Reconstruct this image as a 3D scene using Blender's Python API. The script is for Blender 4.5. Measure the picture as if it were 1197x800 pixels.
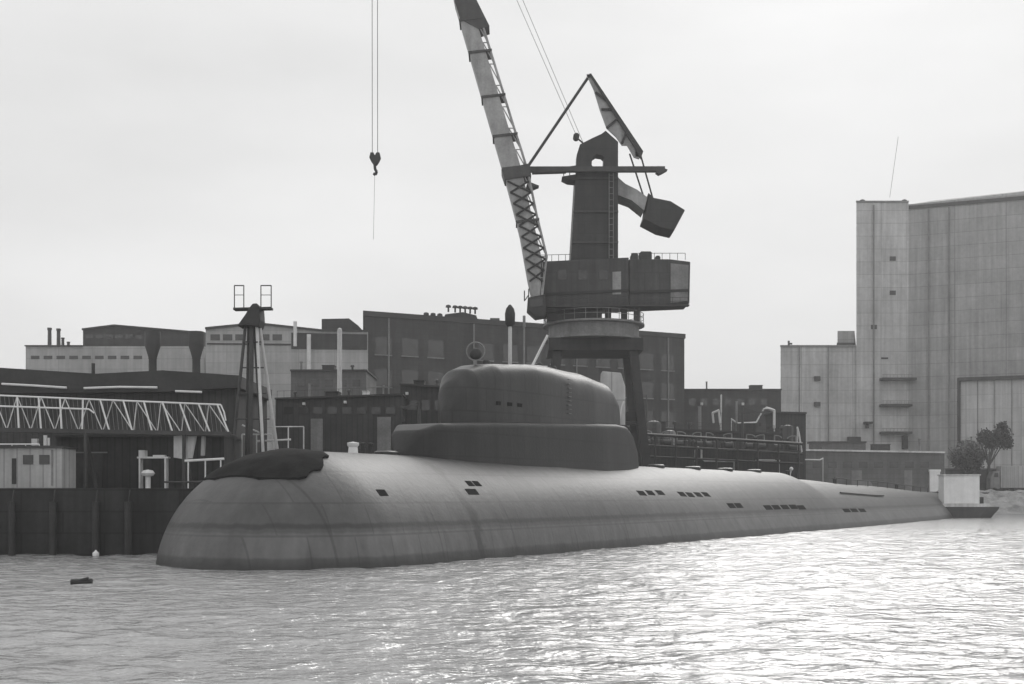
import bpy, bmesh, math, random
from mathutils import Vector, Matrix, noise
random.seed(7)
R = math.radians
S = bpy.context.scene
for o in list(bpy.data.objects): bpy.data.objects.remove(o)
C = S.collection

# ------------------------------------------------------------------ camera
F, YH, HC = 1400.0, 578.0, 3.64          # focal length in photo pixels, horizon row, eye height
cam = bpy.data.cameras.new("camera"); co = bpy.data.objects.new("camera", cam); C.objects.link(co)
cam.sensor_width = 36; cam.lens = F/1197*36
co.location = (0, 0, HC); co.rotation_euler = (R(90), 0, 0)
cam.shift_y = (YH-400)/1197.0; cam.clip_start = 0.5; cam.clip_end = 9000
S.camera = co
def W(px, py, Y): return Vector(((px-598.5)/F*Y, Y, HC-(py-YH)/F*Y))
def WX(px, Y): return (px-598.5)/F*Y
def WZ(py, Y): return HC-(py-YH)/F*Y

# ------------------------------------------------------------------ sky and sun
SUN_AZ, SUN_EL = R(17), R(35)           # azimuth from +Y towards +X
w = bpy.data.worlds.new("World"); S.world = w; w.use_nodes = True
nt = w.node_tree; bg = nt.nodes['Background']
sky = nt.nodes.new('ShaderNodeTexSky'); sky.sky_type = 'NISHITA'; sky.sun_disc = False
sky.sun_elevation = SUN_EL; sky.sun_rotation = SUN_AZ; sky.dust_density = 4.0; sky.air_density = 1.0; sky.ozone_density = 1.0
bw = nt.nodes.new('ShaderNodeRGBToBW'); nt.links.new(sky.outputs[0], bw.inputs[0])
mixs = nt.nodes.new('ShaderNodeMix'); mixs.data_type = 'RGBA'
mixs.inputs['Factor'].default_value = 0.97
nt.links.new(bw.outputs[0], mixs.inputs[6])
tc = nt.nodes.new('ShaderNodeTexCoord'); mp = nt.nodes.new('ShaderNodeMapping'); mp.inputs['Scale'].default_value = (1.2, 1.2, 4)
cn = nt.nodes.new('ShaderNodeTexNoise'); cn.inputs['Scale'].default_value = 1.6; cn.inputs['Detail'].default_value = 5
cr = nt.nodes.new('ShaderNodeMapRange'); cr.inputs['From Min'].default_value = .3; cr.inputs['From Max'].default_value = .7
cr.inputs['To Min'].default_value = 4.7; cr.inputs['To Max'].default_value = 5.9
nt.links.new(tc.outputs['Generated'], mp.inputs[0]); nt.links.new(mp.outputs[0], cn.inputs[0]); nt.links.new(cn.outputs[0], cr.inputs[0])
nt.links.new(cr.outputs[0], mixs.inputs[7]); nt.links.new(mixs.outputs[2], bg.inputs[0])
bg.inputs[1].default_value = 0.122
sun = bpy.data.lights.new("sun", 'SUN'); so = bpy.data.objects.new("sun", sun); C.objects.link(so)
sun.energy = 1.3; sun.angle = R(30); sun.color = (1.0, 0.985, 0.96)
ts = Vector((math.sin(SUN_AZ)*math.cos(SUN_EL), math.cos(SUN_AZ)*math.cos(SUN_EL), math.sin(SUN_EL)))
so.rotation_euler = (-ts).to_track_quat('-Z', 'Y').to_euler(); so.location = (-60, 150, 120)
S.view_settings.view_transform = 'Standard'; S.view_settings.look = 'None'
S.view_settings.exposure = 0.4; S.view_settings.gamma = 1; S.view_settings.use_curve_mapping = False

# ------------------------------------------------------------------ materials
def mat(name, v, rough=.75, var=.25, scale=.35, streak=0.0, panel=None, joint=.55, metal=0, bump=0.0, spec=.4, extra=None):
    """grey weathered surface: base value v, blotches, rain streaks, optional panel joints (w, h in metres)"""
    m = bpy.data.materials.new(name); m.use_nodes = True
    t = m.node_tree; N = t.nodes; L = t.links; b = N['Principled BSDF']
    b.inputs['Roughness'].default_value = rough; b.inputs['Metallic'].default_value = metal
    b.inputs['Specular IOR Level'].default_value = spec
    tc = N.new('ShaderNodeTexCoord')
    def math_(op, a, c=None):
        n = N.new('ShaderNodeMath'); n.operation = op
        for i, q in enumerate((a, c)):
            if q is None: continue
            if isinstance(q, (int, float)): n.inputs[i].default_value = q
            else: L.new(q, n.inputs[i])
        return n.outputs[0]
    def noise_(sc, det, vec, lo, hi):
        n = N.new('ShaderNodeTexNoise'); n.inputs['Scale'].default_value = sc; n.inputs['Detail'].default_value = det
        n.inputs['Roughness'].default_value = .6
        L.new(vec, n.inputs['Vector'])
        r = N.new('ShaderNodeMapRange'); r.inputs['From Min'].default_value = .3; r.inputs['From Max'].default_value = .7
        r.inputs['To Min'].default_value = lo; r.inputs['To Max'].default_value = hi
        L.new(n.outputs[0], r.inputs[0]); return r.outputs[0]
    f = noise_(scale, 6, tc.outputs['Object'], 1-var, 1+var)
    f = math_('MULTIPLY', f, noise_(scale*9, 4, tc.outputs['Object'], 1-var*.5, 1+var*.5))
    if streak:
        mpp = N.new('ShaderNodeMapping'); mpp.inputs['Scale'].default_value = (1.3, 1.3, .06)
        L.new(tc.outputs['Object'], mpp.inputs[0])
        f = math_('MULTIPLY', f, noise_(1.0, 4, mpp.outputs[0], 1-streak, 1+streak*.6))
    if panel:
        sp = N.new('ShaderNodeSeparateXYZ'); L.new(tc.outputs['Object'], sp.inputs[0])
        u = math_('ADD', sp.outputs[0], sp.outputs[1])
        cb = N.new('ShaderNodeCombineXYZ'); L.new(u, cb.inputs[0]); L.new(sp.outputs[2], cb.inputs[1])
        br = N.new('ShaderNodeTexBrick'); br.offset = 0 if panel[2:] == ('g',) else .5
        br.inputs['Scale'].default_value = 1; br.inputs['Brick Width'].default_value = panel[0]; br.inputs['Row Height'].default_value = panel[1]
        br.inputs['Mortar Size'].default_value = min(.06, panel[1]*.06); br.inputs['Mortar Smooth'].default_value = .3
        br.inputs['Color1'].default_value = (1, 1, 1, 1); br.inputs['Color2'].default_value = (.86, .86, .86, 1)
        br.inputs['Mortar'].default_value = (joint, joint, joint, 1)
        L.new(cb.outputs[0], br.inputs['Vector'])
        rb = N.new('ShaderNodeRGBToBW'); L.new(br.outputs[0], rb.inputs[0])
        f = math_('MULTIPLY', f, rb.outputs[0])
    if extra: f = extra(N, L, tc, f, math_, noise_)
    f = math_('MULTIPLY', f, v)
    cb2 = N.new('ShaderNodeCombineColor')
    for i in range(3): L.new(f, cb2.inputs[i])
    L.new(cb2.outputs[0], b.inputs['Base Color'])
    if bump:
        bp = N.new('ShaderNodeBump'); bp.inputs['Strength'].default_value = bump; bp.inputs['Distance'].default_value = .08
        L.new(noise_(scale*14, 5, tc.outputs['Object'], 0, 1), bp.inputs['Height']); L.new(bp.outputs[0], b.inputs['Normal'])
    return m

def hull_marks(N, L, tc, f, M, NO):
    sp = N.new('ShaderNodeSeparateXYZ'); L.new(tc.outputs['Object'], sp.inputs[0])
    def step(z0, z1, lo):      # paint band between heights z0..z1 multiplies by lo
        a = N.new('ShaderNodeMapRange'); a.inputs[1].default_value = z0-.06; a.inputs[2].default_value = z0+.06
        c = N.new('ShaderNodeMapRange'); c.inputs[1].default_value = z1-.06; c.inputs[2].default_value = z1+.06
        zz = M('ADD', sp.outputs[2], NO(1.3, 3, tc.outputs['Object'], -.05, .05))
        L.new(zz, a.inputs[0]); L.new(zz, c.inputs[0])
        k = M('MULTIPLY', a.outputs[0], M('SUBTRACT', 1.0, c.outputs[0]))
        return M('ADD', 1.0, M('MULTIPLY', k, lo-1))
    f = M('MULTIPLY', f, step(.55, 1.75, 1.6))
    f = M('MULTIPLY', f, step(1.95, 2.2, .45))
    al = M('ADD', M('MULTIPLY', sp.outputs[0], .5256), M('MULTIPLY', sp.outputs[1], .8507))
    wob = NO(.6, 4, tc.outputs['Object'], -.5, .5)
    def ring(c0, half, lo, wk):
        d = M('ABSOLUTE', M('SUBTRACT', M('ADD', al, M('MULTIPLY', wob, wk)), c0))
        q = N.new('ShaderNodeMapRange'); q.inputs[1].default_value = half; q.inputs[2].default_value = half*.4; q.inputs[3].default_value = 0; q.inputs[4].default_value = 1
        L.new(d, q.inputs[0]); return M('SUBTRACT', 1.0, M('MULTIPLY', q.outputs[0], 1-lo))
    f = M('MULTIPLY', f, ring(7.6, .55, .45, 1.0))
    fr = M('ABSOLUTE', M('SUBTRACT', M('FRACT', M('MULTIPLY', al, 1/7.5)), .5))
    q = N.new('ShaderNodeMapRange'); q.inputs[1].default_value = .012; q.inputs[2].default_value = .004; q.inputs[3].default_value = 1; q.inputs[4].default_value = .62
    L.new(fr, q.inputs[0]); f = M('MULTIPLY', f, q.outputs[0])
    # wet dark foot of the hull
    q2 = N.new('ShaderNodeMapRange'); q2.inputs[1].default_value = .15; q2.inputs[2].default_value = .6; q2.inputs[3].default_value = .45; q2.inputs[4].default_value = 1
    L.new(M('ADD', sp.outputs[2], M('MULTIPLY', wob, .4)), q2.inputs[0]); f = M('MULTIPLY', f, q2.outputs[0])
    return f

M = dict(
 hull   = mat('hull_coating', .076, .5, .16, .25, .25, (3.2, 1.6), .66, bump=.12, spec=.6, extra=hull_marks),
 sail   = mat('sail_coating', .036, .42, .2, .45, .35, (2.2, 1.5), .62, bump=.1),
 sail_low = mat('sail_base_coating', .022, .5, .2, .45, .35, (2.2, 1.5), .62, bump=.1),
 black  = mat('black_steel', .03, .6, .3, .8),
 dark   = mat('dark_painted_steel', .055, .6, .3, .5, .25),
 crane  = mat('crane_paint', .035, .55, .25, .4, .3, (2.4, 1.3), .75),
 house  = mat('crane_house_paint', .06, .55, .25, .4, .4, (1.6, 4.6), .7),
 boom   = mat('boom_paint', .3, .5, .25, .5, .25),
 midst  = mat('grey_steel', .2, .6, .25, .6, .2),
 pale   = mat('pale_paint', .6, .6, .15, .5, .25),
 white  = mat('white_paint', .8, .5, .08, .8, .08),
 concr  = mat('pale_concrete', .5, .85, .16, .15, .22, (6, 3, 'g'), .6),
 concr2 = mat('grey_concrete', .36, .85, .16, .15, .22, (6, 3, 'g'), .55),
 brick  = mat('dark_brick', .13, .9, .2, .25, .25, (2.6, .9), .75),
 factory= mat('factory_render', .42, .85, .14, .12, .2, (6, 1.8, 'g'), .72),
 works  = mat('sooty_brick', .05, .9, .25, .25, .3, (2.6, .9), .75),
 roof   = mat('roof_felt', .045, .85, .25, .3),
 glass  = mat('dark_glass', .035, .15, .3, .5, spec=.6),
 shed   = mat('corrugated_dark', .045, .7, .3, .4, .35, (.5, 40), .6),
 quay   = mat('quay_concrete', .034, .9, .3, .3, .4, (5, 1.3), .6),
 yard   = mat('yard_ground', .16, .95, .3, .1),
 hutw   = mat('pale_cladding', .42, .7, .12, .6, .3, (.8, 30), .65),
 gate   = mat('gate_panel', .5, .7, .1, .3, .2, (3.2, 3.2, 'g'), .7),
 rope   = mat('wire_rope', .05, .6, .2, 3),
 matt = mat('matt_black', .018, .95, .4, .9, .2, spec=.1),
 rubble = mat('bank_rubble', .34, .95, .4, .5, bump=.8),
 leaf   = mat('leaf', .07, .7, .5, .8),
 leaf_pale = mat('pale_leaf', .2, .7, .4, .8),
 bark   = mat('bark', .07, .9, .3, 3),
)

# ------------------------------------------------------------------ mesh helpers
class MB:
    def __init__(s): s.bm = bmesh.new()
    def box(s, x0, x1, y0, y1, z0, z1):
        v = [s.bm.verts.new(p) for p in ((x0,y0,z0),(x1,y0,z0),(x1,y1,z0),(x0,y1,z0),(x0,y0,z1),(x1,y0,z1),(x1,y1,z1),(x0,y1,z1))]
        for f in ((3,2,1,0),(4,5,6,7),(0,1,5,4),(1,2,6,5),(2,3,7,6),(3,0,4,7)): s.bm.faces.new([v[i] for i in f])
        return s
    def hull8(s, pts, d):                   # closed outline of points pushed by vector d
        n = len(pts); d = Vector(d)
        a = [s.bm.verts.new(p) for p in pts]; b = [s.bm.verts.new(Vector(p)+d) for p in pts]
        s.bm.faces.new(a); s.bm.faces.new(b[::-1])
        for i in range(n): s.bm.faces.new((a[i], b[i], b[(i+1)%n], a[(i+1)%n]))
        return s
    def pix(s, pts, Y, d):                  # outline given as photo positions at distance Y, thickness d metres backwards
        return s.hull8([W(x, y, Y) for x, y in pts], (0, d, 0))
    def tube(s, p, q, r, n=8, r2=None):
        p = Vector(p); q = Vector(q); r2 = r if r2 is None else r2
        ax = (q-p).normalized(); e = ax.orthogonal().normalized(); g = ax.cross(e)
        A = []; B = []
        for i in range(n):
            a = 2*math.pi*i/n; d = e*math.cos(a)+g*math.sin(a)
            A.append(s.bm.verts.new(p+d*r)); B.append(s.bm.verts.new(q+d*r2))
        for i in range(n): s.bm.faces.new((A[i], A[(i+1)%n], B[(i+1)%n], B[i]))
        s.bm.faces.new(A[::-1]); s.bm.faces.new(B)
        return s
    def path(s, pts, r, n=7):
        for a, b in zip(pts, pts[1:]): s.tube(a, b, r, n)
        return s
    def bar(s, p, q, wv, hv):               # rectangular bar p->q with half extent vectors wv, hv
        p = Vector(p); q = Vector(q); wv = Vector(wv); hv = Vector(hv)
        v = [s.bm.verts.new(c+a*wv+b*hv) for c in (p, q) for a, b in ((-1,-1),(1,-1),(1,1),(-1,1))]
        for f in ((0,3,2,1),(4,5,6,7),(0,1,5,4),(1,2,6,5),(2,3,7,6),(3,0,4,7)): s.bm.faces.new([v[i] for i in f])
        return s
    def lathe(s, c, prof, n=20):            # prof: (radius, z)
        c = Vector(c); rings = []
        for r, z in prof:
            rings.append([s.bm.verts.new(c+Vector((max(r, 1e-3)*math.cos(2*math.pi*i/n), max(r, 1e-3)*math.sin(2*math.pi*i/n), z))) for i in range(n)])
        for a, b in zip(rings, rings[1:]):
            for i in range(n): s.bm.faces.new((a[i], a[(i+1)%n], b[(i+1)%n], b[i]))
        s.bm.faces.new(rings[0][::-1]); s.bm.faces.new(rings[-1])
        return s
    def ball(s, c, r, sub=2, sc=(1,1,1)):
        bmesh.ops.create_icosphere(s.bm, subdivisions=sub, radius=r, matrix=Matrix.Translation(c) @ Matrix.Diagonal((*sc, 1)))
        return s
    def torus(s, c, Rr, r, ax=(0,1,0), n=24, k=7):
        c = Vector(c); ax = Vector(ax).normalized(); e = ax.orthogonal().normalized(); g = ax.cross(e); rings = []
        for i in range(n):
            a = 2*math.pi*i/n; d = e*math.cos(a)+g*math.sin(a)
            rings.append([s.bm.verts.new(c+d*(Rr+r*math.cos(2*math.pi*j/k))+ax*r*math.sin(2*math.pi*j/k)) for j in range(k)])
        for i in range(n):
            for j in range(k): s.bm.faces.new((rings[i][j], rings[(i+1)%n][j], rings[(i+1)%n][(j+1)%k], rings[i][(j+1)%k]))
        return s
    def build(s, name, m, parent=None, origin=None, smooth=False, bevel=0):
        bmesh.ops.recalc_face_normals(s.bm, faces=s.bm.faces)
        if parent is not None:
            p = parent
            while p.parent: p = p.parent
            org = Vector(p.location)
        elif origin is not None: org = Vector(origin)
        else:
            xs = [v.co for v in s.bm.verts]
            org = Vector(((min(v.x for v in xs)+max(v.x for v in xs))/2, (min(v.y for v in xs)+max(v.y for v in xs))/2, min(v.z for v in xs)))
        for v in s.bm.verts: v.co -= org
        me = bpy.data.meshes.new(name); s.bm.to_mesh(me); s.bm.free()
        o = bpy.data.objects.new(name, me); C.objects.link(o); me.materials.append(m)
        if parent is not None: o.parent = parent
        else: o.location = org
        if smooth:
            for f in me.polygons: f.use_smooth = True
            try: me.set_sharp_from_angle(angle=R(40))
            except Exception: pass
        if bevel:
            b = o.modifiers.new('bevel', 'BEVEL'); b.width = bevel; b.segments = 2; b.limit_method = 'ANGLE'
        return o
def tag(o, label=None, cat=None, group=None, kind=None):
    for k, v in (('label', label), ('category', cat), ('group', group), ('kind', kind)):
        if v: o[k] = v
    return o
def thing(name, loc, label, cat, group=None):
    o = bpy.data.objects.new(name, None); o.empty_display_size = 1; C.objects.link(o); o.location = loc
    return tag(o, label, cat, group)
def copy_tree(o, parent=None):
    c = o.copy(); C.objects.link(c)
    if parent: c.parent = parent
    for ch in list(o.children): copy_tree(ch, c)
    return c

# ------------------------------------------------------------------ water
U = Vector((.5256, .8507, 0)); NV = Vector((.8507, -.5256, 0))      # hull axis (bow to stern) and its near-side normal
HC0 = Vector((-11.7, 64.6, 0))                                      # centre of the bow dome
def H(s, n=0, z=0): p = HC0+U*s+NV*n; return Vector((p.x, p.y, z))
mw = bpy.data.materials.new('harbour_water'); mw.use_nodes = True
t = mw.node_tree; N = t.nodes; L = t.links; b = N['Principled BSDF']
b.inputs['Base Color'].default_value = (.32, .32, .32, 1); b.inputs['Roughness'].default_value = .15; b.inputs['IOR'].default_value = 1.9
b.inputs['Specular IOR Level'].default_value = .5
tc = N.new('ShaderNodeTexCoord')
def wn(sc, det, stretch, rot=0):
    m_ = N.new('ShaderNodeMapping'); m_.inputs['Scale'].default_value = (stretch, 1, 1); m_.inputs['Rotation'].default_value = (0, 0, rot)
    n_ = N.new('ShaderNodeTexNoise'); n_.inputs['Scale'].default_value = sc; n_.inputs['Detail'].default_value = det
    L.new(tc.outputs['Object'], m_.inputs[0]); L.new(m_.outputs[0], n_.inputs['Vector']); return n_.outputs[0]
def add(a, ka, c, kc):
    x = N.new('ShaderNodeMath'); x.operation = 'MULTIPLY'; x.inputs[1].default_value = ka; L.new(a, x.inputs[0])
    y = N.new('ShaderNodeMath'); y.operation = 'MULTIPLY_ADD'; y.inputs[1].default_value = kc; L.new(c, y.inputs[0]); L.new(x.outputs[0], y.inputs[2])
    return y.outputs[0]
h = add(wn(.9, 3, .55, .2), 1.0, wn(2.4, 4, .6, -.3), .5)
h2 = add(wn(7.0, 3, .7, -.2), .12, h, 1.0)
bp = N.new('ShaderNodeBump'); bp.inputs['Strength'].default_value = 1.0; bp.inputs['Distance'].default_value = .34
L.new(h2, bp.inputs['Height']); L.new(bp.outputs[0], b.inputs['Normal'])
g = MB()
xs = [-58+.34*i for i in range(420)]; yl = [14.0]
while yl[-1] < 128: yl.append(yl[-1]+.16+.0042*(yl[-1]-14))
def wave(x, y):
    q = noise.noise((x*.16+y*.05, y*.42, 1.3))*.08+noise.noise((x*.5+y*.1, y*.9+x*.12, 7.1))*.10+noise.noise((x*1.1-y*.3, y*1.7+x*.2, 3.7))*.07
    ed = min(1, (x+58)/8, (xs[-1]-x)/8, (y-14)/5, (yl[-1]-y)/12); gust = .55+.6*noise.noise((x*.035, y*.05, 5))
    return q*max(0, ed)*max(.15, gust+.25)
rows = [[g.bm.verts.new((x, y, wave(x, y))) for x in xs] for y in yl]
for a, b_ in zip(rows, rows[1:]):
    for k in range(len(xs)-1): g.bm.faces.new((a[k], a[k+1], b_[k+1], b_[k]))
xa, xb, ya, yb = xs[0], xs[-1], yl[0], yl[-1]
for (x0, x1, y0, y1) in ((-899, xa, -60, 300), (xb, 899, -60, 300), (xa, xb, -60, ya), (xa, xb, yb, 300)):
    g.bm.faces.new([g.bm.verts.new(p) for p in ((x0, y0, 0), (x1, y0, 0), (x1, y1, 0), (x0, y1, 0))])
o = g.build('water', mw, origin=(0, 0, 0)); tag(o, kind='structure')
for f in o.data.polygons: f.use_smooth = True

# ------------------------------------------------------------------ quay and yard
QC = Vector((-20, 72, 0)); QE = QC+U*190
QT = 4.0
g = MB(); g.hull8([(-900, 72, -6), (QC.x, QC.y, -6), (QE.x, QE.y, -6), (900, QE.y, -6), (900, 1100, -6), (-900, 1100, -6)], (0, 0, 6+QT))
o = g.build('quay', M['quay'], origin=(0, 0, 0)); tag(o, kind='structure')
g = MB(); g.hull8([(-900, 73, QT+.004), (QC.x-.6, 73, QT+.004), (QE.x-.6, QE.y+1, QT+.004), (900, QE.y+1, QT+.004), (890, 1090, QT+.004), (-890, 1090, QT+.004)], (0, 0, .004))
o = g.build('ground', M['yard'], origin=(0, 0, 0)); tag(o, kind='structure')

# ------------------------------------------------------------------ submarine
sub = thing('submarine', H(0, 0, 0), 'long dark submarine with rounded bow moored along the quay', 'submarine')
def interp(tab, s):
    for (a, va), (b_, vb) in zip(tab, tab[1:]):
        if s <= b_:
            k = max(0, (s-a)/(b_-a)); k = k*k*(3-2*k); return va+(vb-va)*k
    return tab[-1][1]
ZC = -1.3
TOP = [(0, 6.0), (77, 6.0), (82, 5.35), (108, 4.8), (150, 4.0), (162, 3.2), (166, .6)]
HB = [(0, 7.3), (88, 7.3), (125, 6.4), (150, 5.0), (162, 3.0), (166, .8)]
def hull_dims(s):
    if s < 0:
        k = math.sqrt(max(0, 1-(s/7.3)**2)); return 7.3*k, 7.3*k
    return interp(HB, s), interp(TOP, s)-ZC
def hull_pt(s, a, out=0):        # a: angle from straight up towards near side
    hb, tp = hull_dims(s)
    e = 2.15-.6*min(1, max(0, (s-24)/24))
    ca, sa = math.cos(a), math.sin(a)
    n = math.copysign(abs(sa)**(2/e), sa)*hb; z = math.copysign(abs(ca)**(2/e), ca)*(tp if ca > 0 else 7.3*(hb/7.3))
    p = H(s, n, ZC+z)
    if out:
        nn = NV*(sa/max(hb, .1))+Vector((0, 0, ca/max(tp, .1))); p = p+nn.normalized()*out
    return p
g = MB(); ss = [-7.3*math.cos(math.pi/2*i/22) for i in range(22)]
s = 0.0
while s < 166.01:
    ss.append(s); s += .5 if 75 < s < 84 else 2.0
ss.append(166); rings = []
NS = 72
for s in ss: rings.append([g.bm.verts.new(hull_pt(s, 2*math.pi*i/NS)) for i in range(NS)])
for a, b_ in zip(rings, rings[1:]):
    for i in range(NS): g.bm.faces.new((a[i], a[(i+1)%NS], b_[(i+1)%NS], b_[i]))
g.bm.faces.new(rings[-1])
bmesh.ops.remove_doubles(g.bm, verts=g.bm.verts, dist=.001)
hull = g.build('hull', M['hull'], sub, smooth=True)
def s_of(px): return ((1118/(1463-px))-1)*64.6/.8507
def find_hull(px, py):           # the near-side hull point seen at a photo position
    best = None
    for i in range(-30, 700):
        s = i*.25
        for j in range(8, 130):
            a = j*.0125
            p = hull_pt(s, a)
            x = 598.5+F*p.x/p.y; y = YH-F*(p.z-HC)/p.y
            d = (x-px)**2+(y-py)**2
            if best is None or d < best[0]: best = (d, s, a)
    return best[1], best[2]
def hull_plate(s, a, ln, ht, th, up=.0):  # a small plate lying on the hull
    g = MB(); da = ht/7.3/2
    q = [(s-ln/2, a-da), (s+ln/2, a-da), (s+ln/2, a+da), (s-ln/2, a+da)]
    A = [g.bm.verts.new(hull_pt(x, y, -.05)) for x, y in q]; B = [g.bm.verts.new(hull_pt(x, y, th)) for x, y in q]
    g.bm.faces.new(A[::-1]); g.bm.faces.new(B)
    for i in range(4): g.bm.faces.new((A[i], A[(i+1)%4], B[(i+1)%4], B[i]))
    return g
# thin raised matt black shell over the crown of the bow dome
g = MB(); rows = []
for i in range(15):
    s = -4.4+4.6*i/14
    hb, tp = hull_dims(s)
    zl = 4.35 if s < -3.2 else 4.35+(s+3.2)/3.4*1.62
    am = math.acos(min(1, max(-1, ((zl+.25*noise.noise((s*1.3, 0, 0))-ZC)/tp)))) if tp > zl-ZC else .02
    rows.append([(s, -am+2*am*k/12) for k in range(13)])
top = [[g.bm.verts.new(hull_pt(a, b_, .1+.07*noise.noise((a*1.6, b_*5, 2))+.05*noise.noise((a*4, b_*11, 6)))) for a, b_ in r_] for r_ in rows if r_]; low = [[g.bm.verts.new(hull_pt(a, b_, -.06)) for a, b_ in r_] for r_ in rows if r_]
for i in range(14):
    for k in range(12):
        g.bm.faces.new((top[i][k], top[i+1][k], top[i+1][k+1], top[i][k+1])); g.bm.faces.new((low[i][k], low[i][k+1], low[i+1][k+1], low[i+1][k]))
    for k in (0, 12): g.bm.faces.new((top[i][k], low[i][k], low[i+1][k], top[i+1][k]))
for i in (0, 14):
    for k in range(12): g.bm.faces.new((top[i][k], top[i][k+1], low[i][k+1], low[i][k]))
g.build('bow_shell', M['matt'], sub, smooth=True)
# flood ports along the near side of the casing
for x0, x1, y, n in ((745, 776, 576, 3), (792, 830, 578, 4), (850, 868, 591, 2), (893, 942, 593, 5), (985, 1012, 597, 3), (440, 452, 576, 1), (545, 562, 566, 2), (545, 560, 575, 1)):
    for k in range(n):
        px = x0+(x1-x0)*(k+.5)/n
        s, a = find_hull(px, y)
        ln = (s_of(px+(x1-x0)/n*.36)-s_of(px-(x1-x0)/n*.36))
        hull_plate(s, a, min(ln, 2.6), .46, .012).build('flood_port', M['matt'], sub)
# deck hatches (low discs) and cleats on the casing
for s in (8, 46, 54, 62, 70):
    g = MB(); c = hull_pt(s, 0); g.lathe(c, [(.75, -.1), (.75, .14), (.6, .22), (0, .25)], 20); g.build('deck_hatch', M['sail'], sub, smooth=True)
def bitts(s, a):
    g = MB(); c = hull_pt(s, a)
    for d in (-.35, .35):
        g.lathe(c+U*d, [(.14, -.1), (.14, .5), (.2, .52), (.2, .62), (0, .64)], 12)
    return g.build('mooring_bitts', M['black'], sub, smooth=True)
for s, a in ((5.9, .02), (79.5, .1), (97, .1), (128, .05)): bitts(s, a)
g = MB(); c = hull_pt(4.9, 0); g.lathe(c, [(.3, -.1), (.26, .35), (.34, .45), (.34, .6), (0, .66)], 16); g.build('capstan', M['white'], sub, smooth=True)
g = MB(); c = hull_pt(80.6, .05); g.tube(c-Vector((0,0,.1)), c+Vector((.2, 0, .9)), .1); g.ball(c+Vector((.25, 0, 1.0)), .22, 2); g.build('deck_lamp', M['pale'], sub, smooth=True)
# guard rails on the after deck
g = MB(); pr = None
for s in range(96, 147, 5):
    p = hull_pt(s, .16); q = p+Vector((0, 0, .75)); g.tube(p-Vector((0, 0, .1)), q, .05, 6)
    if pr is not None: g.tube(pr, q, .06, 6)
    pr = q
g.build('guard_rail', M['black'], sub)
g = MB(); pr = None
for s in range(88, 112, 4):
    p = hull_pt(s, .62, .12)
    if pr is not None: g.tube(pr, p, .09, 6)
    pr = p
g.build('grab_rail', M['black'], sub)

# sail
STOP = [(14.2, 9.3), (14.7, 10.9), (15.6, 11.75), (17.6, 12.25), (24, 12.75), (30, 12.75), (34.5, 12.45), (36.2, 11.6), (37.2, 9.6), (38.2, 7.6)]
SWID = [(14.2, .35), (14.7, .95), (15.6, 1.45), (17.6, 2.0), (22, 2.45), (30, 2.45), (34.5, 1.9), (36.5, 1.3), (38.2, .3)]
def lin(tab, s):
    for (a, va), (b_, vb) in zip(tab, tab[1:]):
        if s <= b_: return va+(vb-va)*max(0, (s-a)/(b_-a))
    return tab[-1][1]
def loft(top, wid, z0, flare, rmax, n=90):
    g = MB(); rings = []
    for i in range(n):
        s = top[0][0]+(top[-1][0]-top[0][0])*(.5-.5*math.cos(math.pi*i/(n-1)))
        zt = lin(top, s); wd = lin(wid, s); rr = max(.02, min(wd*.98, rmax(s), zt-z0-.4))
        prof = [(wd*(1+flare*(1-k)**2), z0+(zt-rr-z0)*k) for k in (0, .2, .45, .75)]
        prof += [(wd-rr+rr*math.cos(a), zt-rr+rr*math.sin(a)) for a in [math.pi/2*k/7 for k in range(8)]]
        rings.append([g.bm.verts.new(H(s, x, z)) for x, z in prof]+[g.bm.verts.new(H(s, -x, z)) for x, z in prof[::-1]])
    for a, b_ in zip(rings, rings[1:]):
        for i in range(len(a)-1): g.bm.faces.new((a[i], a[i+1], b_[i+1], b_[i]))
    g.bm.faces.new(rings[0]); g.bm.faces.new(rings[-1][::-1])
    bmesh.ops.remove_doubles(g.bm, verts=g.bm.verts, dist=.001)
    return g
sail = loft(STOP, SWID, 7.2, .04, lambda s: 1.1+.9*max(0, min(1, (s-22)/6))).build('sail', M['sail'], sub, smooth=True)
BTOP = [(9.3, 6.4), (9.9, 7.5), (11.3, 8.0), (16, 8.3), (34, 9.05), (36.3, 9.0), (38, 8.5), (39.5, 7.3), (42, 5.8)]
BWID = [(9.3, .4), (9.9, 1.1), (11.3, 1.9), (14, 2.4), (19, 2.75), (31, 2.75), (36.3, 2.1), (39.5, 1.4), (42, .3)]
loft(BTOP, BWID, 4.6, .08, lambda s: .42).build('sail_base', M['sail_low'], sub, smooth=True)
# drain slots and foot rungs on the sail
for s, zz in ((17.5, 9.6), (18.6, 9.6), (19.7, 9.6)):
    g = MB(); p = H(s, lin(SWID, s)+.0, zz); g.bar(p-U*.3, p+U*.3, NV*.04, Vector((0, 0, .12))); g.build('drain_slot', M['matt'], sail)
for k in range(9):
    g = MB(); p = H(26, lin(SWID, 26)+.06, 9.4+k*.3); g.bar(p-U*.22, p+U*.22, NV*.05, Vector((0, 0, .02))); g.build('foot_rung', M['midst'], sail)
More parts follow.
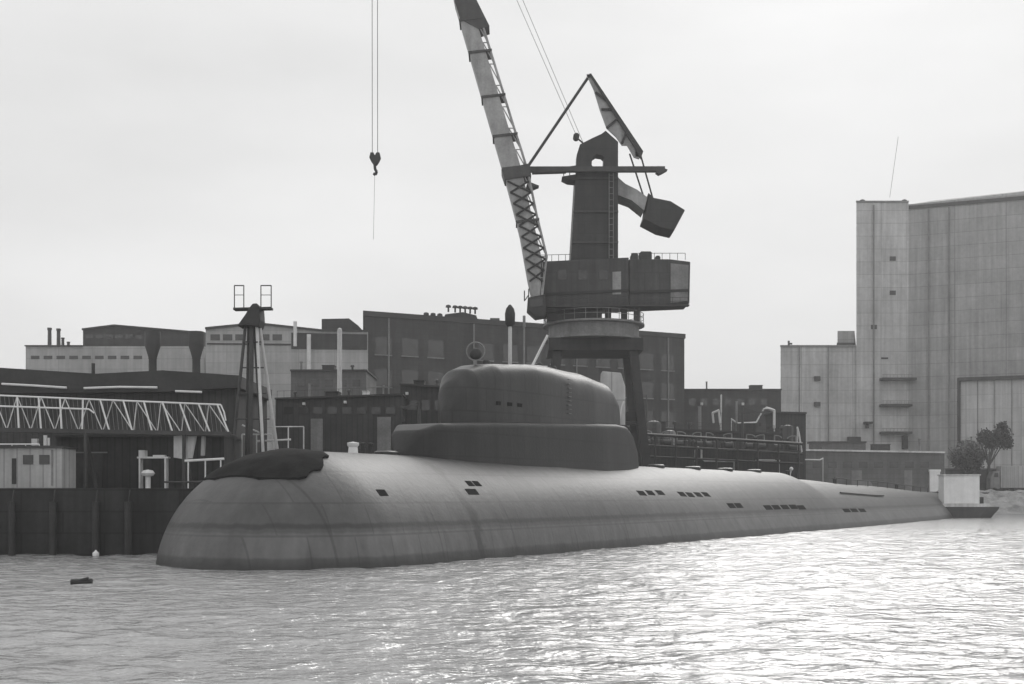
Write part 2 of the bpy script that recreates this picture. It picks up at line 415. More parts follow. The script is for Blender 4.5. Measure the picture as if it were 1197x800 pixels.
# masts on the sail
g = MB(); p = H(22.0, 0, 12.2); g.tube(p, p+Vector((0, 0, 3.2)), .13); mast = g.build('radar_mast', M['pale'], sub)
g = MB(); c = p+Vector((0, 0, 3.1)); g.lathe(c, [(.2, 0), (.34, .2), (.36, .9), (.28, 1.25), (.1, 1.5), (0, 1.55)], 16); g.build('radar_head', M['black'], mast, smooth=True)
g = MB(); p = H(23.9, 0, 12.4); g.tube(p, p+Vector((0, 0, 3.2)), .06); g.tube(p+Vector((0, 0, 3.1)), p+Vector((0, 0, 3.9)), .1); g.build('whip_aerial', M['midst'], sub)
g = MB(); c = W(556, 411, 79.5); g.torus(c, .6, .05, (0, 1, 0)); g.tube((c.x, c.y, 11.8), c-Vector((0, 0, .6)), .1); lp = g.build('loop_aerial', M['midst'], sub, smooth=True)
g = MB(); g.ball(c+Vector((0, .25, -.15)), .42, 2, (1, .5, 1)); g.build('aerial_cover', M['black'], lp, smooth=True)
for s in (18.5, 25.5, 27.5):
    g = MB(); c = H(s, .3, lin(STOP, s)-.1); g.lathe(c, [(.28, -.2), (.28, .28), (.18, .4), (0, .42)], 14)
    g.build('mast_cover', M['black'], sub, smooth=True)

# ------------------------------------------------------------------ harbour crane
YC = 126.0
crane = thing('portal_crane', W(695, 578, YC)*1.0, 'tall dark portal crane with raised boom and tilted counterweight behind the submarine sail', 'crane')
crane.location.z = QT
def P(g, pts, d, y=YC): return g.pix(pts, y, d)
# portal: four legs, cross girders, ring
zr = WZ(392, YC)
cx = WX(697, YC); cyc = YC+4.0
lw = [(-4.9, -3.4), (4.9, -3.4), (4.9, 4.6), (-4.9, 4.6)]
for dx, dy in lw:
    g = MB(); g.bar((cx+dx*1.12, cyc+dy*1.1, QT+.9), (cx+dx*.8, cyc+dy*.8, zr-.8), (.46, 0, 0), (0, .46, 0))
    leg = g.build('portal_leg', M['crane'], crane)
    g = MB(); g.box(cx+dx*1.12-1.5, cx+dx*1.12+1.5, cyc+dy*1.1-.5, cyc+dy*1.1+.5, QT+.5, QT+1.2)
    for k in (-1, 0, 1): g.tube((cx+dx*1.12+k, cyc+dy*1.1-.3, QT+.4), (cx+dx*1.12+k, cyc+dy*1.1+.3, QT+.4), .38, 14)
    g.build('rail_bogie', M['black'], leg)
for q in ((5.0, -3.6, 4.6, 1.5, .2), (5, -3.2, -2.2, 9, 8), (5, 3, 4, 9, 8)):
    g = MB(); g.box(cx-q[0], cx+q[0], cyc+q[1], cyc+q[2], zr-q[3], zr-q[4]); g.build('portal_girder', M['crane'], crane)
g = MB(); g.lathe((cx, cyc, zr-.2), [(5.3, 0), (5.3, .25), (4.9, .25), (4.9, 1.55), (5.5, 1.6), (5.5, 1.8), (4.2, 1.82)], 40); g.build('slewing_ring', M['midst'], crane, smooth=True)
g = MB()
for i in range(28):
    a = 2*math.pi*i/28; q = Vector((cx+5.4*math.cos(a), cyc+5.4*math.sin(a), zr+1.6)); g.tube(q, q+Vector((0, 0, 1.1)), .035, 5)
for dz in (.6, 1.1): g.torus((cx, cyc, zr+1.6+dz), 5.4, .035, (0, 0, 1), 40, 5)
g.build('ring_railing', M['midst'], crane)
# slewing column between ring and machinery house (gaps of sky between its posts)
zh = WZ(357, YC)
g = MB()
g.box(WX(640, YC), WX(704, YC), YC+.4, YC+4.4, zr+1.6, zh)
for px in (712, 731, 746): g.box(WX(px-3.6, YC), WX(px+3.2, YC), YC+.8, YC+1.6, zr+1.6, zh)
g.build('slewing_column', M['dark'], crane)
# machinery house
g = MB(); P(g, [(627, 306), (735, 301), (735, 357), (640, 366), (624, 366), (620, 345)], 4.6); house = g.build('machinery_house', M['house'], crane, bevel=.08)
g = MB(); P(g, [(735.4, 303), (783, 303), (807, 306), (806, 355), (735.4, 358)], 4.2, YC+.3); g.build('counterweight_house', M['house'], crane, bevel=.08)
g = MB(); P(g, [(784, 308), (805, 310), (804, 352), (784, 354)], .06, YC+.22); g.build('louvre_panel', M['midst'], crane)
g = MB(); P(g, [(624, 343), (735, 338), (735, 341), (624, 346)], .12, YC-.13); P(g, [(736, 340), (806, 338), (806, 341), (736, 343)], .12, YC+.16); g.build('rubbing_strake', M['black'], crane)
for px in (652, 676, 700):
    g = MB(); P(g, [(px, 316), (px+11, 315.4), (px+11, 327), (px, 327.5)], .1, YC-.06); g.build('house_window', M['glass'], house)
g = MB()
for a, b_, y in ((738, 746, 296), (748, 762, 294), (766, 772, 299)): P(g, [(a, 304), (a, y+1.5), (a+1.5, y), (b_-1.5, y), (b_, y+1.5), (b_, 304)], 1.6, YC+1.2)
g.build('roof_ventilators', M['dark'], crane)
g = MB()
for px in range(738, 806, 9): g.tube(W(px, 304, YC+.5), W(px, 296, YC+.5), .03, 5)
g.tube(W(738, 296.2, YC+.5), W(801, 296.2, YC+.5), .03, 5); g.build('roof_railing', M['dark'], crane)
g = MB(); P(g, [(640, 357.5), (806, 356), (806, 357.4), (640, 359)], 1.0, YC-1.1); wkw = g.build('catwalk', M['dark'], crane)
g = MB()
for px in range(642, 807, 9): y_ = 358.5-(px-640)*.012; g.tube(W(px, y_, YC-1.05), W(px, y_-9, YC-1.05), .025, 5)
for dy in (4.5, 9): g.tube(W(642, 358.5-dy, YC-1.05), W(805, 356.6-dy, YC-1.05), .025, 5)
g.build('catwalk_railing', M['dark'], wkw)
g = MB()
for px in range(629, 668, 8): g.tube(W(px, 306, YC+.3), W(px, 298, YC+.3), .03, 5)
g.tube(W(629, 298.4, YC+.3), W(667, 297.6, YC+.3), .03, 5); g.build('roof_railing', M['dark'], crane)
g = MB(); P(g, [(716, 318), (726, 317.5), (726, 344), (716, 344.5)], .06, YC-.05); g.build('house_door', M['boom'], house)
# operator cab on the left under the boom foot
g = MB(); P(g, [(617, 348), (637, 344), (638, 369), (626, 371), (616, 362)], 2.4, YC-2.4); cab = g.build('operator_cab', M['crane'], crane, bevel=.06)
g = MB(); P(g, [(619, 350), (634, 347.5), (634, 358), (619, 360)], .05, YC-2.46); g.build('cab_window', M['glass'], cab)
g = MB()
for a, b_ in (((618, 352), (618, 338)), ((618, 338), (626, 338)), ((613, 352), (618, 345)), ((613, 352), (613, 340))): g.tube(W(*a, YC-1.5), W(*b_, YC-1.5), .06, 6)
g.build('cab_bracket', M['dark'], crane)
# tower with a sky opening near its head
TY = YC+1.0; TD = 5.0
g = MB()
P(g, [(667, 306), (673.5, 199), (722.5, 199), (722.5, 306)], TD, TY)
P(g, [(673.5, 199), (674.2, 181), (678, 169), (692, 161.8), (692, 184), (691.7, 193), (693.5, 196), (695, 199)], 1.7, TY+.4)
P(g, [(703.5, 199), (705.5, 195), (706, 184), (703.5, 181.5), (703.5, 156.5), (708, 153), (722.5, 166), (722.5, 199)], 1.7, TY+.4)
P(g, [(692, 161.8), (703.5, 156.5), (703.5, 181.5), (697, 180.5), (692, 184)], 1.7, TY+.4)
P(g, [(695, 199), (693.5, 196), (703.5, 196), (703.5, 199)], 1.7, TY+.4)
tower = g.build('tower', M['crane'], crane)
g = MB()
for k in range(14):
    y = 205+k*7.2; g.tube(W(712, y, TY-.25), W(717, y, TY-.25), .035, 5)
for px in (712, 717): g.tube(W(px, 200, TY-.25), W(px, 303, TY-.25), .045, 5)
g.build('tower_ladder', M['midst'], tower)
for y in (207, 246, 282):
    g = MB(); P(g, [(672.5-(y-199)*.05, y), (722.8, y), (722.8, y+2.4), (672.3-(y-199)*.05, y+2.4)], .16, TY-.17); g.build('tower_flange', M['dark'], tower)
g = MB(); P(g, [(657, 206.5), (675, 203.5), (675, 211), (664, 210)], 2.2, TY); 
for px in (659, 666): g.tube(W(px, 207, TY+.1), W(px, 195, TY+.1), .05, 6)
g.tube(W(659, 196, TY+.1), W(674, 194, TY+.1), .05, 6); g.build('tower_platform', M['dark'], crane)
g = MB(); g.tube(W(673.5, 160.5, TY+1)-Vector((0, .45, 0)), W(673.5, 160.5, TY+1)+Vector((0, .45, 0)), .33, 16); g.tube(W(673.5, 160.5, TY+1), W(682, 168, TY+1), .09); g.build('rope_sheave', M['black'], crane)
# luffing rack
g = MB(); g.bar(W(617, 198.5, YC+.2), W(777, 198.3, YC+.2), (0, .32, 0), (0, 0, .26))
P(g, [(769, 194), (780.5, 198.3), (774, 202), (770.5, 203.5), (767, 201)], .9, YC-.2)
P(g, [(622, 195), (662, 196.8), (662, 200.6), (622, 201.8)], .9, YC-.2); g.build('luffing_rack', M['dark'], crane)
# boom: a box girder with one plated web and one open laced web
LE = [(430, -475), (531, 0), (590, 205), (607, 270), (616, 322), (622, 350)]
RE = [(441, -475), (556, 0), (602, 150), (617, 196), (628, 250), (640, 300), (634, 350)]
def edge(E, y):
    for (xa, ya), (xb, yb) in zip(E, E[1:]):
        if y <= yb: return xa+(xb-xa)*(y-ya)/(yb-ya)
    return E[-1][0]
BY, BD = YC-2.2, 2.2
ys = [-475+i*25.0 for i in range(34)]
g = MB()
for ya, yb in zip(ys, ys[1:]):
    q = []
    for y in (ya, yb):
        l, r_ = edge(LE, y), edge(RE, y); q += [l, l+(r_-l)*.74]
    P(g, [(q[0], ya), (q[1], ya), (q[3], yb), (q[2], yb)], BD, BY)
bmesh.ops.remove_doubles(g.bm, verts=g.bm.verts, dist=.002)
boom = g.build('boom', M['boom'], crane)
for dy in (0.05, BD-.05):
    g = MB()
    for ya, yb in zip(ys, ys[1:]):
        ra, rb = edge(RE, ya)-1, edge(RE, yb)-1; ma = edge(LE, ya)*.26+edge(RE, ya)*.74; mb = edge(LE, yb)*.26+edge(RE, yb)*.74
        g.tube(W(ra, ya, BY+dy), W(rb, yb, BY+dy), .13, 6)
        g.tube(W(ma, ya, BY+dy), W(rb, yb, BY+dy), .07, 5); g.tube(W(ra, ya, BY+dy), W(ma, ya, BY+dy), .06, 5)
    g.build('boom_lacing', M['boom'], boom)
for y0 in (-300, -180, -80, 22, 60, 112, 158, 196, 207, 258):
    l, r_ = edge(LE, y0), edge(RE, y0); k = -.12*(r_-l)
    g = MB(); P(g, [(l-.8, y0), (r_+.6, y0+k), (r_+.6, y0+k+2.6), (l-.8, y0+2.6)], BD+.3, BY-.15); g.build('boom_diaphragm', M['dark'], boom)
g = MB(); P(g, [(586, 198), (619, 191), (621, 205), (590, 210)], BD+.5, BY-.25)
P(g, [(617, 212), (630, 217), (620, 221), (612, 228)], 1.2, BY+.3); g.build('boom_collar', M['dark'], boom)
g = MB()
for k in range(9):
    ya, yb = 212+k*13, 225+k*13
    la, rb = edge(LE, ya)+1.5, edge(RE, yb)-2; lb, ra = edge(LE, yb)+1.5, edge(RE, ya)-2
    g.tube(W(la, ya, BY-.1), W(rb, yb, BY-.1), .1, 6); g.tube(W(ra, ya, BY-.1), W(lb, yb, BY-.1), .1, 6)
g.build('boom_bracing', M['black'], boom)
g = MB(); P(g, [(530, -40), (545, -40), (556, -2), (572, 30), (560, 34), (538, 22), (531, 0)], BD+.2, BY-.1); g.build('boom_gusset', M['dark'], boom)
# rocking lever with its tie to the boom and the hanging counterweight
g = MB(); g.tube(W(617, 195, BY+1), W(688, 90, YC+2), .16, 8); g.build('tie_rod', M['black'], crane)
g = MB()
for dy in (0, 3.2):
    y0 = YC+1.4+dy
    P(g, [(686, 88), (690, 87), (716, 124), (751, 178), (747, 186), (741, 184), (733, 170), (727, 170), (720, 160), (709, 150), (701, 128), (694, 105)][:12], .25, y0)
g.bar(W(688, 89, YC+1.4), W(688, 89, YC+4.7), (.2, 0, 0), (0, 0, .2)); g.bar(W(746, 180, YC+1.4), W(746, 180, YC+4.7), (.3, 0, 0), (0, 0, .3))
lever = g.build('rocking_lever', M['boom'], crane)
g = MB(); P(g, [(689, 86.2), (691, 86), (752, 177), (749, 186), (744, 176), (716, 130)], .3, YC+1.05); 
for a, b_ in (((696, 108), (709, 118)), ((703, 128), (716, 128)), ((709, 150), (723, 138)), ((727, 168), (733, 152))): g.tube(W(*a, YC+1.2), W(*b_, YC+1.2), .13, 6)
g.build('lever_chord', M['black'], lever)
for xa, ya, xb, yb in ((736, 180, 752, 229), (749, 182, 763, 232)):
    for dy in (1.6, 4.4): g = MB(); g.tube(W(xa, ya, YC+dy), W(xb, yb, YC+dy), .09); g.build('hanger_rod', M['black'], crane)
g = MB(); P(g, [(722, 207), (731, 215), (745, 222), (757, 231), (753, 246), (738, 234), (722, 228)], 3.4, YC+1.4); g.build('counterweight_arm', M['boom'], crane)
g = MB(); P(g, [(758, 225), (764, 231), (784, 235), (801, 245.5), (788, 270), (771, 266), (752, 256), (755, 247)], 3.8, YC+1.2); g.build('counterweight', M['crane'], crane, bevel=.1)
g = MB(); g.path([W(673.5, 158, YC+2), W(604, 0, YC+1), W(436, -470, BY+1)], .025, 5); g.path([W(682, 168, YC+2), W(611, 0, YC+1), W(438, -470, BY+1)], .025, 5); g.build('luffing_rope', M['rope'], crane)
# access stair from the ring
g = MB()
a, b_ = W(640, 392, YC-1.2), W(622, 428, YC-1.2)
for dy in (0, .8): g.tube(a+Vector((0, dy, 0)), b_+Vector((0, dy, 0)), .13, 6)
for k in range(14):
    q = a.lerp(b_, k/13); g.tube(q, q+Vector((0, .8, 0)), .04, 5)
g.box(b_.x-.8, b_.x+1.6, b_.y-.2, b_.y+3.5, b_.z-.15, b_.z)
g.build('access_stair', M['white'], crane)

# hook hanging from the boom head
hk = thing('crane_hook', W(438, 203, BY+1), 'small dark hook block hanging on two long wire ropes in the open sky', 'hook')
g = MB()
for px in (435.2, 441.5): g.tube(W(px, 178, BY+1), W(px-.6, -470, BY+1), .035, 5)
g.build('wire_rope', M['rope'], hk)
g = MB(); g.pix([(431.5, 184), (433, 178), (436.5, 178), (438, 181.5), (440, 178), (443.5, 178), (444.8, 184), (443, 188), (440, 192.5), (436.6, 192.5), (433.5, 188)], BY+.7, .6); g.build('hook_block', M['black'], hk, bevel=.05)
g = MB(); g.path([W(438, 192, BY+1), W(438.5, 198, BY+1), W(440.3, 201, BY+1), W(439, 204.5, BY+1), W(436.6, 203, BY+1)], .15, 8); g.build('hook', M['black'], hk)
g = MB(); g.tube(W(438, 204, BY+1), W(436.5, 280, BY+1), .018, 5); g.build('tag_line', M['rope'], hk)

# ------------------------------------------------------------------ large buildings
def windows(parent, Y, rows, m=None, dy=.06, name='window'):
    for (x0, y0, x1, y1) in rows:
        g = MB(); g.pix([(x0, y0), (x1, y0), (x1, y1), (x0, y1)], Y-dy, dy*1.5); g.build(name, m or M['glass'], parent)
# far left factory
Y = 210
fa = thing('factory', (WX(135, Y), Y+20, QT), 'long pale factory with taller dark-banded upper hall and thin chimneys, at far left', 'factory')
g = MB(); g.box(WX(30, Y), WX(239, Y), Y, Y+40, QT, WZ(405, Y)); g.build('wall', M['factory'], fa)
g = MB(); g.pix([(97, 404.8), (97, 385), (133, 380.5), (239, 389.5), (239, 404.8)], Y+.6, 34); g.build('upper_hall', M['works'], fa)
g = MB(); g.pix([(95.5, 386), (95.5, 384), (133, 379.3), (239, 388.3), (239, 390), (133, 381)], Y+.2, 36); g.build('roof', M['roof'], fa)
g = MB(); g.box(WX(29.4, Y), WX(97, Y), Y-.3, Y+40, WZ(405.2, Y), WZ(403.8, Y)); g.build('parapet', M['roof'], fa)
for px, y in ((58, 377), (68.5, 378), (73.5, 389), (80, 394)):
    g = MB(); r_ = .28 if y > 385 else .36
    c = W(px, 405, Y+8); c.z = WZ(404, Y); g.lathe(c, [(r_*1.2, 0), (r_, .5), (r_*.9, (405-y)*Y/F*.9), (r_*1.15, (405-y)*Y/F*.9), (r_*1.15, (405-y)*Y/F)], 12); g.build('chimney', M['dark'], fa, smooth=True)
windows(fa, Y+.6, [(100+i*11.5, 391+ (i>4)*.9, 109+i*11.5, 396+(i>4)*.9) for i in range(6)])
windows(fa, Y, [(36+i*15, 416, 46+i*15, 420) for i in range(9)])
g = MB(); g.tube(W(108.5, 437, 250), W(108.5, 424, 250), .25); g.build('roof_pipe', M['dark'], fa)
for px in (178.5, 229.5):
    hp = thing('hopper', (WX(px, 150), 150, QT), 'dark funnel-shaped hopper on a stalk, %s of two before the pale factory wall' % ('left' if px < 200 else 'right'), 'hopper', 'funnel hoppers before the factory')
    c = W(px, 437, 150); q = .207
    k = 150/F
    g = MB(); g.lathe((c.x, c.y, QT), [(4.6*k, 0), (4.6*k, WZ(420, 150)-QT), (5.4*k, WZ(419, 150)-QT)], 16); g.build('stalk', M['black'], hp, smooth=True)
    g = MB(); g.lathe((c.x, c.y, 0), [(4.7*k, WZ(419, 150)), (7*k, WZ(411, 150)), (9*k, WZ(405, 150)), (9*k, WZ(388, 150)), (0, WZ(387, 150))], 16); g.build('funnel', M['black'], hp, smooth=True)
# second hall
Y = 200
fb = thing('assembly_hall', (WX(335, Y), Y+20, QT), 'wide pale hall with low gabled roof behind the floodlight mast', 'factory')
g = MB(); g.pix([(240.4, 560), (240.4, 384), (300, 378), (375, 386), (430, 387), (430, 560)], Y, 40); g.build('wall', M['factory'], fb)
g = MB(); g.pix([(239.6, 385), (239.6, 382.5), (300, 376.7), (376, 385), (430, 385.8), (430, 387.6), (375, 387), (300, 379)], Y-.4, 41); g.build('roof', M['roof'], fb)
g = MB(); g.pix([(242, 401), (242, 403), (340, 404), (340, 402)], Y-.1, .3); g.pix([(340.5, 389), (429, 391), (429, 409), (340.5, 408)], Y-.12, .3); g.build('dark_cladding', M['works'], fb)
windows(fb, Y, [(246+i*14.5, 391, 257+i*14.5, 398) for i in range(6)])
g = MB(); g.pix([(376, 386), (376, 373), (408, 372.4), (419, 381), (421, 386.5)], Y+3, 14); g.build('roof_house', M['works'], fb)
g = MB()
for px, ya, yb, r_ in ((345, 376, 405, .3), (361, 391, 432, .35)): g.tube(W(px, yb, Y-1.5), W(px, ya, Y-1.5), r_, 8)
g.build('downpipe', M['pale'], fb)
# dark brick works behind the crane
Y0, Y1 = 200.0, 229.0
A = Vector((WX(426, Y0), Y0, 0)); B = Vector((WX(800, Y1), Y1, 0)); zt = WZ(366, Y0)
dirw = (B-A).normalized(); back = Vector((A.x, A.y, 0)).normalized()
wk = thing('brick_workshop', (A.x, A.y, QT), 'big dark brick workshop block standing behind the crane portal', 'building')
g = MB(); g.hull8([(A.x, A.y, QT), (B.x, B.y, QT), (B.x, B.y, zt), (A.x, A.y, zt)], back*35); g.build('wall', M['works'], wk)
def onw(k, z, out=0): p = A.lerp(B, k)-back*out; return Vector((p.x, p.y, z))
LW = (B-A).length
g = MB(); g.hull8([onw(-.004, zt-.5, .3), onw(1.003, zt-.5, .3), onw(1.003, zt+.35, .3), onw(-.004, zt+.35, .3)], back*36); g.build('cornice', M['roof'], wk)
for r_ in range(4):
    for k in range(13):
        if 2 < k < 4: continue
        z0 = 11+r_*5.4; k0 = .03+k*.074
        g = MB(); g.hull8([onw(k0, z0, .06), onw(k0+.045, z0, .06), onw(k0+.045, z0+2.9, .06), onw(k0, z0+2.9, .06)], back*.1); wn_ = g.build('window', M['glass'], wk)
        g = MB(); g.hull8([onw(k0-.002, z0-.25, .2), onw(k0+.047, z0-.25, .2), onw(k0+.047, z0-.05, .2), onw(k0-.002, z0-.05, .2)], back*.25); g.build('sill', M['midst'], wn_)
for k0 in (.055, .30, .62, .93):
    g = MB(); g.tube(onw(k0+.012, QT, .25), onw(k0+.012, zt-.6, .25), .14, 6); g.build('downpipe', M['midst'], wk)
g = MB(); c = onw(.27, zt, -4); g.hull8([c-dirw*3, c+dirw*4.2, c+dirw*3.6+Vector((0,0,1.6)), c+dirw*1+Vector((0,0,2.0)), c-dirw*2.4+Vector((0,0,1.4))], back*6); g.build('penthouse', M['works'], wk)
for k0 in (.175, .195, .215, .24, .26, .275, .29, .305, .32):
    z_ = zt+(1.9 if k0 > .225 else .3)
    g = MB(); c = onw(k0, z_-.3, -2.5); g.lathe(c, [(.16, 0), (.16, .75), (.5, .8), (.42, 1.15), (0, 1.3)], 12); g.build('roof_vent', M['black'], wk, smooth=True)
g = MB(); c = onw(.38, zt, -3); g.box(c.x-.8, c.x+.9, c.y, c.y+2, zt, zt+1.2); g.build('roof_box', M['dark'], wk)
# low dark store to the right of the works
Y = 240
st = thing('long_store', (WX(860, Y), Y+8, QT), 'low dark flat-roofed store between the brick workshop and the pale hall', 'building')
g = MB(); g.box(WX(790, Y), WX(913, Y), Y, Y+18, QT, WZ(456.5, Y)); g.build('wall', M['works'], st)
g = MB(); g.box(WX(790, Y), WX(913.4, Y), Y-.4, Y+18.4, WZ(456.5, Y), WZ(454.8, Y)); g.build('roof', M['roof'], st)
windows(st, Y, [(805+i*14, 466, 813+i*14, 474) for i in range(7)])
# tall pale hall at the right
Y = 280
hl = thing('tall_hall', (WX(1090, Y), Y+30, QT), 'huge pale concrete shipbuilding hall with stepped roofline at the right', 'building')
g = MB(); g.hull8([(WX(913, Y), Y+.5, QT), (WX(1001, Y)+1, Y+.5, QT), (WX(1001, Y)+1, Y+.5, WZ(404, Y)), (WX(913, Y), Y+.5, WZ(404, Y))], (15, 60, 0)); g.build('low_wing', M['concr'], hl)
g = MB(); g.hull8([(WX(981, Y), Y+1.5, WZ(404, Y)), (WX(1001, Y), Y+1.5, WZ(404, Y)), (WX(1001, Y), Y+1.5, WZ(386, Y)), (WX(981, Y), Y+1.5, WZ(386, Y))], (9, 30, 0)); g.build('stair_head', M['concr2'], hl)
g = MB(); g.box(WX(980, Y), WX(1001, Y), Y+1.2, Y+1.4, WZ(404, Y), WZ(400, Y)); g.build('vent_slot', M['black'], hl)
g = MB(); g.hull8([(WX(1001, Y), Y, QT), (WX(1062, Y), Y, QT), (WX(1062, Y), Y, WZ(236, Y)), (WX(1001, Y), Y, WZ(236, Y))], (22, 70, 0)); g.build('corner_tower', M['concr'], hl)
yr = 262.0; zt2 = WZ(239, Y)
g = MB(); g.hull8([(WX(1062, Y), Y+.02, QT), (WX(1330, yr), yr, QT), (WX(1330, yr), yr, zt2), (WX(1062, Y), Y+.02, zt2)], (26, 70, 0)); main = g.build('main_wall', M['concr2'], hl)
g = MB(); g.hull8([(WX(1062, Y)+.1, Y-.3, zt2-1.2), (WX(1330, yr), yr-.3, zt2-1.2), (WX(1330, yr), yr-.3, zt2-.4), (WX(1062, Y)+.1, Y-.3, zt2-.4)], (0, .3, 0)); g.build('cornice', M['dark'], hl)
g = MB(); g.hull8([(WX(1062, Y)+.2, Y+.3, zt2), (WX(1330, yr), yr+.3, zt2), (WX(1330, yr), yr+.3, zt2+1.3), (WX(1090, Y), Y+.3, zt2+.9)], (0, .6, 0)); g.build('parapet', M['concr'], hl)
g = MB(); g.box(WX(912.4, Y), WX(1001, Y), Y+.2, Y+.48, WZ(405.4, Y), WZ(403.4, Y)); g.box(WX(1000.5, Y), WX(1062, Y), Y-.25, Y-.02, WZ(237, Y), WZ(235, Y)); g.build('coping', M['midst'], hl)
g = MB()
for px in (1008, 1057): c = W(px, 236, Y+.6); c.z = WZ(235, Y); g.lathe(c, [(.7, 0), (.6, .3), (.2, .5)], 10)
c = W(922, 404, Y+2); g.tube(c, c+Vector((0, 0, 1.1)), .25); g.box(c.x-.2, c.x+.8, c.y-.2, c.y+.2, c.z+.2, c.z+.6); g.build('roof_cowl', M['dark'], hl)
for y_ in (444, 474.5, 506.5):
    g = MB(); g.box(WX(1028, Y), WX(1068, Y)if y_ < 450 else WX(1063, Y), Y-2.2, Y-.01, WZ(y_+1.4, Y), WZ(y_-1.4, Y)); bl = g.build('balcony', M['dark'], hl)
    g = MB()
    for k in range(9):
        x = WX(1029+k*4.2, Y); g.tube((x, Y-2.1, WZ(y_, Y)), (x, Y-2.1, WZ(y_, Y)+1.0), .04, 5)
    g.tube((WX(1028, Y), Y-2.1, WZ(y_, Y)+1.0), (WX(1063, Y), Y-2.1, WZ(y_, Y)+1.0), .05, 5); g.build('balustrade', M['midst'], bl)
g = MB(); g.box(WX(1030, Y), WX(1038, Y), Y-.1, Y+.05, WZ(420, Y), WZ(418, Y)); g.build('bracket', M['black'], hl)
def onm(px, z, out):
    k = (px-1062)/(1330-1062)
    q0 = Vector((WX(1062, Y), Y+.02, z)); q1 = Vector((WX(1330, yr), yr, z))
    # point on the slanted wall seen at px
    d = (px-598.5)/F; kk = (d*q0.y-q0.x)/((q1.x-q0.x)-d*(q1.y-q0.y)); p = q0.lerp(q1, kk); p.y -= out; return p
zd = WZ(446, 276)
g = MB(); g.hull8([onm(1122, QT, .1), onm(1320, QT, .1), onm(1320, zd, .1), onm(1122, zd, .1)], (0, .12, 0)); gt = g.build('hall_gate', M['gate'], hl)
g = MB(); g.hull8([onm(1119, zd, .9), onm(1322, zd, .9), onm(1322, zd+.8, .9), onm(1119, zd+.8, .9)], (0, .9, 0)); g.hull8([onm(1119, QT, .5), onm(1122, QT, .5), onm(1122, zd, .5), onm(1119, zd, .5)], (0, .5, 0)); g.build('gate_frame', M['dark'], gt)
g = MB(); 
for px in (1142, 1162, 1182): g.hull8([onm(px, QT, .2), onm(px+.8, QT, .2), onm(px+.8, zd, .2), onm(px, zd, .2)], (0, .1, 0))
g.build('gate_rib', M['midst'], gt)
g = MB(); g.box(WX(1009, Y), WX(1018, Y), Y-1.6, Y-.02, WZ(496, Y), WZ(493.5, Y)); g.box(WX(1011, Y), WX(1014, Y), Y-1.3, Y-.4, WZ(501, Y), WZ(496, Y)); g.build('wall_lamp', M['black'], hl)
g = MB(); g.box(WX(1054, Y), WX(1060, Y), Y-1, Y-.02, WZ(525, Y), WZ(510, Y)); g.build('wall_box', M['black'], hl)
g = MB(); g.box(WX(990, Y), WX(1005, Y), Y-1, Y-.02, WZ(521, Y), WZ(511, Y)); g.build('wall_box', M['black'], hl)
g = MB(); g.tube(W(1040, 231, Y+3), W(1050, 160, Y+3), .05, 5); g.build('roof_aerial', M['midst'], hl)
for px in (934, 968, 1021): g = MB(); g.tube((WX(px, Y), Y-.3, QT), (WX(px, Y), Y-.3, WZ(406 if px < 1000 else 240, Y)), .16, 6); g.build('downpipe', M['midst'], hl)
for px in (1085, 1109): g = MB(); q0 = onm(px, QT, .35); g.tube(q0, (q0.x, q0.y, zt2-1.3), .18, 6); g.build('downpipe', M['midst'], hl)
for px, y_ in ((1040, 300), (1040, 340), (1018, 380), (952, 440), (952, 470)): g = MB(); g.box(WX(px, Y), WX(px+7, Y), Y-.12, Y-.01 if px > 1000 else Y+.52, WZ(y_+5, Y), WZ(y_, Y)); g.build('louvre', M['dark'], hl)

# ------------------------------------------------------------------ left pier: sheds, footbridge, mast
Y = 95
sh = thing('pier_shed', (WX(130, Y), Y+6, QT), 'long dark pier shed with low roof and pale gutter edges at the left', 'shed')
g = MB(); g.box(WX(-160, Y), WX(276, Y), Y, Y+12, QT, WZ(455, Y)); g.build('wall', M['shed'], sh)
g = MB(); g.pix([(-160, 460), (-160, 425), (0, 430), (112, 437), (190, 433), (279, 439), (279, 453), (190, 458), (0, 460)], Y-1, 13); g.build('roof', M['roof'], sh)
for pts in ([(2, 449), (40, 451), (78, 453.5)], [(98, 454), (140, 452.6), (184, 453.2)], [(205, 457.5), (236, 458.6)]):
    g = MB(); g.path([W(x, y, Y-1.25) for x, y in pts], .09, 6); g.build('gutter', M['white'], sh)
g = MB(); g.tube(W(109, 440, Y+3), W(109, 425, Y+3), .15, 8); g.build('roof_pipe', M['black'], sh)
# lattice footbridge
Y = 76
fbg = thing('footbridge', (WX(130, Y), Y+1, QT), 'lattice footbridge with slanting white posts over the left pier', 'footbridge')
tops = lambda x: 462.5+x*.042; bots = lambda x: 502.5+x*.018
g = MB()
for dy in (0, 2): g.bar(W(-60, bots(-60), Y+dy), W(270, bots(270), Y+dy), (0, .1, 0), (0, 0, .13))
g.hull8([W(-60, bots(-60), Y), W(270, bots(270), Y), W(270, bots(270)+1.2, Y), W(-60, bots(-60)+1.2, Y)], (0, 2, 0)); g.build('walkway', M['dark'], fbg)
for dy in (0, 2):
    g = MB(); g.path([W(-60, tops(-60), Y+dy), W(258, tops(258), Y+dy)], .055, 6)
    g.path([W(-60, 473, Y+dy), W(104, 478.5, Y+dy), W(110, 483, Y+dy)], .055, 6); g.build('handrail', M['white'], fbg)
for x0, x1 in ((-30, -28), (-5, -3), (20, 22), (45, 48), (70, 72), (97, 96), (117, 128), (144, 155), (168, 178), (190, 202), (210, 223), (232, 246), (254, 268)):
    for dy in (0, 2):
        g = MB(); g.tube(W(x0, tops(x0), Y+dy), W(x1, bots(x1), Y+dy), .06 if dy == 0 else .045, 6); g.build('post', M['white'], fbg)
